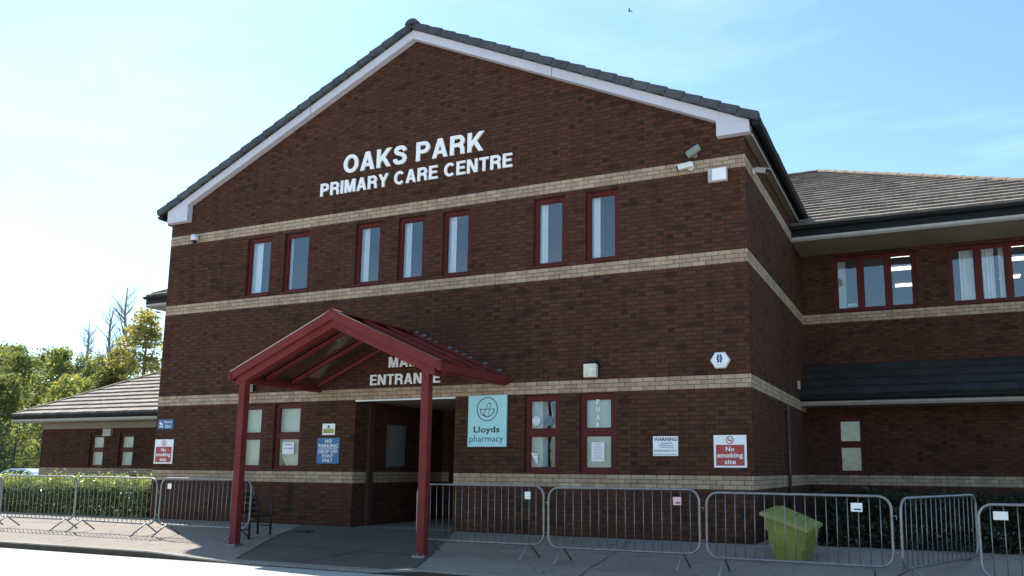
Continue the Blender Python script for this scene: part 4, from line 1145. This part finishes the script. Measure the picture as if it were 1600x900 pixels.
# ------------------------------------------------------------------ foliage
def leaves(mb, n, sampler, size, rnd, flat=.3):
    for _ in range(n):
        p, tn, sz = sampler()
        a = Vector((rnd.gauss(0, 1), rnd.gauss(0, 1), rnd.gauss(0, 1))).normalized()
        b = a.orthogonal().normalized(); b = (b*math.cos(rnd.random()*6.28)+a.cross(b)*math.sin(rnd.random()*6.28))
        c = a.cross(b); l = size*sz*rnd.choice((.55, .8, 1, 1, 1.25, 1.6))*rnd.uniform(.85, 1.15); wv = l*rnd.uniform(.4, .6)
        P = [p-b*l*.5, p+c*wv*.5-b*l*.05, p+b*l*.5, p-c*wv*.5-b*l*.05]
        mb.face(P, tone=tn)
LM = {
 'green': leafmat('wood_leaves', [(0, (.115, .135, .06)), (.5, (.175, .20, .085)), (1, (.26, .275, .125))], .52),
 'light': leafmat('birch_leaves', [(0, (.17, .195, .08)), (.5, (.235, .265, .11)), (1, (.32, .35, .15))], .55),
 'yellow': leafmat('maple_leaves', [(0, (.22, .20, .08)), (.5, (.33, .29, .12)), (1, (.44, .38, .17))], .55),
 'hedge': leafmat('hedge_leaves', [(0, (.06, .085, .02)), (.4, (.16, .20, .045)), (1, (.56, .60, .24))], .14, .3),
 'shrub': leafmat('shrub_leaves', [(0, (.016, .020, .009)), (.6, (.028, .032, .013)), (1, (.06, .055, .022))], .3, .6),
}
def limb(mb, p, d, L_, r0, rnd, depth, tips, up=.15, splits=3):
    pts = [p]; rs = [r0]; q = p.copy(); dd = d.normalized()
    for k in range(4):
        dd = (dd+Vector((rnd.gauss(0, .12), rnd.gauss(0, .12), rnd.gauss(0, .08)+up*.3))).normalized()
        q = q+dd*L_/4; pts.append(q.copy()); rs.append(r0*(1-.2*(k+1)))
    mb.tube(pts, rs, 6 if r0 > .03 else 4, cap=False)
    tips.append((q.copy(), dd.copy(), r0*.2))
    if depth > 0:
        for k in range(splits):
            i = rnd.randint(1, 4); a = rnd.random()*6.28
            o_ = dd.orthogonal().normalized(); side = o_*math.cos(a)+dd.cross(o_)*math.sin(a)
            limb(mb, pts[i], (dd*.8+side*.75+Vector((0, 0, up))), L_*rnd.uniform(.5, .72), rs[i]*.6, rnd, depth-1, tips, up, splits)
def tree(name, label, loc, H, Rw, kind, seed, n=5000, bare=False, base=.25, leaf=.16, bark='bark', group='trees in the wood', clumps=60, thin=0):
    rnd = random.Random(seed); s = thing(name, label, 'tree', loc, group)
    g = MB(); tips = []
    tr0 = H*.018+.05
    trunk = [Vector((0, 0, -.1))]; rs = [tr0*1.3]
    lean = Vector((rnd.gauss(0, .03), rnd.gauss(0, .03), 0))
    for k in range(1, 9): trunk.append(Vector((lean.x*H*k/8+rnd.gauss(0, .05), lean.y*H*k/8+rnd.gauss(0, .05), H*.93*k/8))); rs.append(tr0*(1-.88*k/8))
    O = Vector(loc)
    g.tube([O+p for p in trunk], rs, 8)
    nl = 34 if bare else 13
    for k in range(nl):
        t_ = rnd.uniform(base+.05, .95); i = min(7, int(t_*8)); p = trunk[i].lerp(trunk[i+1], t_*8-i)
        a = k*2.4+rnd.random(); d = Vector((math.cos(a), math.sin(a), .9 if bare else .5))
        limb(g, O+p, d, Rw*(1.15-t_*.65)*rnd.uniform(.7, 1.1), rs[i]*.42, rnd, 2 if bare else 1, tips, .35 if bare else .15, 3)
    g.build('trunk', M[bark], s)
    if n:
        cl = []
        for _ in range(clumps):
            t_ = rnd.random()**.8; z = H*(base+(1-base)*t_)
            prof = math.sin(math.pi*min(1, .12+.88*t_)**.8)**.65 if t_ < .97 else .25
            a = rnd.random()*6.28; rr_ = Rw*1.25*prof*math.sqrt(rnd.random())*.95
            cl.append((Vector((rr_*math.cos(a)+lean.x*z, rr_*math.sin(a)+lean.y*z, z)), Rw*rnd.uniform(.14, .30), rnd.gauss(.5, .18)))
        def smp():
            c, q, tn = rnd.choice(cl)
            d = Vector((rnd.gauss(0, 1), rnd.gauss(0, 1), rnd.gauss(0, .8))).normalized()*q*rnd.random()**.4
            return O+c+d, min(1, max(0, tn+rnd.gauss(0, .16))), 1
        g = MB(); leaves(g, n, smp, leaf, rnd); g.build('crown', LM[kind], s)
    return s
TR = [
 # x, y, H, R, kind, seed, n, label
 (-50.5, 24, 10.4, 3.0, 'green', 1, 'broad mid green tree at the left edge of the wood'),
 (-45.2, 24, 9.6, 2.6, 'light', 2, 'pale green tree at the far left, just right of the edge'),
 (-41.6, 23, 9.2, 2.5, 'green', 3, 'mid green rounded tree behind the parked car'),
 (-38.4, 24, 9.4, 1.9, 'light', 4, 'slim pale birch with a pointed top above the left tip of the low roof'),
 (-36.2, 25, 8.9, 2.4, 'green', 5, 'dense green tree left of the bare sapling'),
 (-33.6, 24, 8.4, 2.4, 'light', 6, 'light green tree right of the bare sapling'),
 (-47.5, 19, 7.4, 2.5, 'light', 7, 'lower light green tree in front at the far left'),
 (-37.8, 18, 6.6, 2.3, 'light', 8, 'bright light green tree in front, left of the roof'),
 (-32.9, 17, 6.6, 2.2, 'green', 9, 'lower green tree showing above the low roof hip'),
 (-43.0, 17.5, 6.0, 2.2, 'green', 10, 'low green tree in front behind the green fence'),
 (-27.2, 17, 6.2, 2.2, 'light', 14, 'light green tree just above the low tiled roof'),
 (-30.5, 22, 7.6, 2.2, 'green', 15, 'small dark green tree under the yellow maple'),
 (-58, 33, 12.0, 3.2, 'green', 16, 'tall distant green tree behind the far left of the wood'),
 (-51.5, 33, 11.2, 3.0, 'green', 17, 'tall distant green tree behind the middle of the wood'),
 (-46.0, 34, 10.6, 3.0, 'light', 18, 'distant pale tree behind the middle of the wood'),
]
for (x_, y_, H_, R_, k_, sd, lb) in TR:
    far = y_ > 30
    tree('leafy_tree', lb, (x_, y_, -.45), H_, R_, k_, sd, n=9000 if far else 14500, leaf=.22 if far else .155, base=.0, clumps=170)
tree('maple_tree', 'yellow leaved tree nearest the brick corner', (-27.4, 22, -.45), 10.9, 2.1, 'yellow', 30, n=6000, leaf=.19, base=.15, clumps=80, group='yellow maples')
tree('maple_tree', 'yellow leaved tree below the tall bare branches', (-30.3, 22.5, -.45), 8.9, 2.0, 'yellow', 31, n=4600, leaf=.19, base=.15, clumps=60, group='yellow maples')
tree('maple_tree', 'low yellow tree above the middle of the annex roof', (-31.6, 20.5, -.45), 6.9, 1.8, 'yellow', 33, n=3600, leaf=.19, base=.15, clumps=50, group='yellow maples')
tree('bare_tree', 'tall leafless tree with upright pale branches behind the yellow trees', (-31.7, 24, -.45), 14.4, 2.6, 'green', 40, n=0, bare=True, bark='palebark', group='bare trees', base=.45)
tree('bare_tree', 'slender leafless tree left of the tallest bare one', (-32.6, 23.4, -.45), 12.6, 2.2, 'green', 42, n=0, bare=True, bark='palebark', group='bare trees', base=.45)
tree('bare_tree', 'thin leafless sapling standing above the middle of the wood', (-35.4, 23.8, -.45), 11.9, 1.5, 'green', 41, n=0, bare=True, bark='palebark', group='bare trees', base=.62)

def hedge(name, label, x0, x1, y0, y1, z0, z1, n, seed, mat, leaf, cat='hedge', toptone=True):
    rnd = random.Random(seed); s = thing(name, label, cat, ((x0+x1)/2, (y0+y1)/2, z0))
    g = MB()
    k = int((x1-x0)/.35)
    for i in range(k):
        x_ = x0+(i+.5)*(x1-x0)/k; yc = (y0+y1)/2+rnd.uniform(-.1, .1)
        g.tube([(x_, yc, z0-.02), (x_+rnd.gauss(0, .04), yc+rnd.gauss(0, .05), z0+(z1-z0)*.5), (x_+rnd.gauss(0, .1), yc+rnd.gauss(0, .1), z1-.08)], [.014, .01, .005], 5)
        for q in range(4):
            h_ = z0+(z1-z0)*rnd.uniform(.15, .8)
            g.tube([(x_, yc, h_), (x_+rnd.gauss(0, .15), yc+rnd.choice((-1, 1))*rnd.uniform(.1, (y1-y0)*.4), h_+rnd.uniform(.05, .25))], [.007, .003], 4, cap=False)
    g.build('stems', M['bark'], s)
    # dense leafy core keeps light from leaking straight through
    def smp():
        t_ = rnd.random()
        x_ = rnd.uniform(x0, x1); bump_ = .05*math.sin(x_*5.1)+.035*math.sin(x_*11.7+2)+.02*math.sin(x_*23)
        if t_ < .012 and cat == 'hedge': p = Vector((x_, rnd.uniform(y0, y1), z1+bump_+abs(rnd.gauss(0, .07))))
        elif t_ < .42: p = Vector((x_, y0+abs(rnd.gauss(0, .09))+bump_*.5, rnd.uniform(z0, z1+bump_)))
        elif t_ < .72: p = Vector((x_, rnd.uniform(y0, y1), z1+bump_-abs(rnd.gauss(0, .07))))
        elif t_ < .80: p = Vector((x_, y1-abs(rnd.gauss(0, .08)), rnd.uniform(z0, z1)))
        elif t_ < .86: p = Vector((rnd.choice((x0+abs(rnd.gauss(0, .05)), x1-abs(rnd.gauss(0, .05)))), rnd.uniform(y0, y1), rnd.uniform(z0, z1)))
        else: p = Vector((x_, rnd.uniform(y0, y1), rnd.uniform(z0, z1)))
        sun_tone = .5 if (cat == 'hedge' and p.z > z1-.24+rnd.gauss(0, .05)) else -.26  # sunlight on the top and shade lower down painted into the leaf tone
        return p, min(1, max(0, rnd.gauss(.42, .2)+sun_tone)), 1
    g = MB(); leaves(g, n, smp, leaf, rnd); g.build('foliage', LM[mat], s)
    return s
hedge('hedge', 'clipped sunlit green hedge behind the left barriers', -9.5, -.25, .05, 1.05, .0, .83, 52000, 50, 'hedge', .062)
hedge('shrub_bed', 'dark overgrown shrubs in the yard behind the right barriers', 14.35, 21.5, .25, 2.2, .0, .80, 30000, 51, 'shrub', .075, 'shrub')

# ------------------------------------------------------------------ green mesh fence and parked car, far left
s = thing('mesh_fence', 'dark green mesh fence in the shade of the trees at the left edge', 'fence', (-29, 15.2, -.45))
fx0, fx1, fy = -36.0, -26.0, 15.2
for k in range(5):
    x_ = fx0+k*(fx1-fx0)/4; g = MB(); g.box(x_-.04, x_+.04, fy, fy+.08, -.45, 3.25); g.build('post', M['greenmesh'], s)
g = MB()
for k in range(200): x_ = fx0+k*(fx1-fx0)/200; g.box(x_, x_+.008, fy-.006, fy, -.4, 3.18)
for k in range(16): z_ = .1+k*.2; g.box(fx0, fx1, fy-.014, fy-.007, z_, z_+.012)
g.build('mesh_panel', M['greenmesh'], s)
# car
cs = thing('parked_car', 'silver hatchback parked behind the hedge at the left edge', 'car', (-23.4, 12.6, 0))
cx_, cy_ = -23.4, 12.6
prof = [(-2.0, .25), (-2.05, .55), (-1.95, .78), (-1.15, .92), (-.55, 1.32), (-.1, 1.43), (.9, 1.42), (1.5, 1.28), (1.9, .95), (2.0, .6), (1.95, .25)]
def sect(k, w): return [(cx_+a, b) for a, b in prof]
g = MB(); wds = [(-.82, .90, .95), (-.86, 1, 1), (.86, 1, 1), (.82, .90, .95)]
def P(a, b, yy):
    tuck = 0 if b < .9 else (b-.9)*.35
    return (cx_+a, cy_+(yy-math.copysign(tuck, yy)), b)
for i in range(len(prof)):
    a, b = prof[i], prof[(i+1) % len(prof)]
    g.face([P(*a, -.85), P(*b, -.85), P(*b, .85), P(*a, .85)], smooth=False)
g.face([P(a, b, -.85) for a, b in prof][::-1]); g.face([P(a, b, .85) for a, b in prof])
g.build('body', M['carpaint'], cs, bevel=.03)
for pts in ([(-1.0, .96), (-.5, 1.28), (-.12, 1.36), (.15, 1.36), (.15, .96)], [(.22, .96), (.22, 1.36), (.9, 1.35), (1.4, 1.2), (1.55, .96)]):
    for sg in (-1, 1):
        g = MB(); q = [P(a, b, sg*.855) for a, b in pts]; g.face(q if sg < 0 else q[::-1]); g.build('side_window', M['cam_dark'], cs)
for a in (-1.25, 1.25):
    for sg in (-1, 1):
        g = MB(); g.tube([(cx_+a, cy_+sg*.70, .31), (cx_+a, cy_+sg*.87, .31)], .31, 20); wl = g.build('wheel', M['tyre'], cs)
        g = MB(); g.tube([(cx_+a, cy_+sg*.86, .31), (cx_+a, cy_+sg*.885, .31)], .19, 16); g.build('rim', M['galv'], wl)
for a, mt in ((-2.04, 'white'), (1.98, 'signred')):
    for sg in (-1, 1):
        g = MB(); g.box(cx_+a-.02, cx_+a+.03, cy_+sg*.55, cy_+sg*.8, .62, .76); g.build('headlight' if a < 0 else 'tail_light', M[mt], cs)

cs.location.z = -.45-.0
# ------------------------------------------------------------------ bird
s = thing('bird', 'tiny dark bird flying high in the sky', 'bird', (2.4, 26.1, 25.79))
O = Vector((2.4, 26.1, 25.79))
g = MB(); g.tube([O+Vector((-.10, 0, 0)), O+Vector((-.06, 0, .01)), O, O+Vector((.10, 0, 0)), O+Vector((.17, 0, 0))], [.008, .022, .03, .018, .006], 8); g.build('body', M['bird'], s)
for sg in (-1, 1):
    g = MB(); g.face([O+Vector((-.04, 0, .01)), O+Vector((.05, 0, .01)), O+Vector((.06, sg*.16, .07)), O+Vector((.12, sg*.30, .03)), O+Vector((.0, sg*.17, .08))]); g.build('wing', M['bird'], s)

for o in bpy.data.objects:
    if '_org' in o: del o['_org']
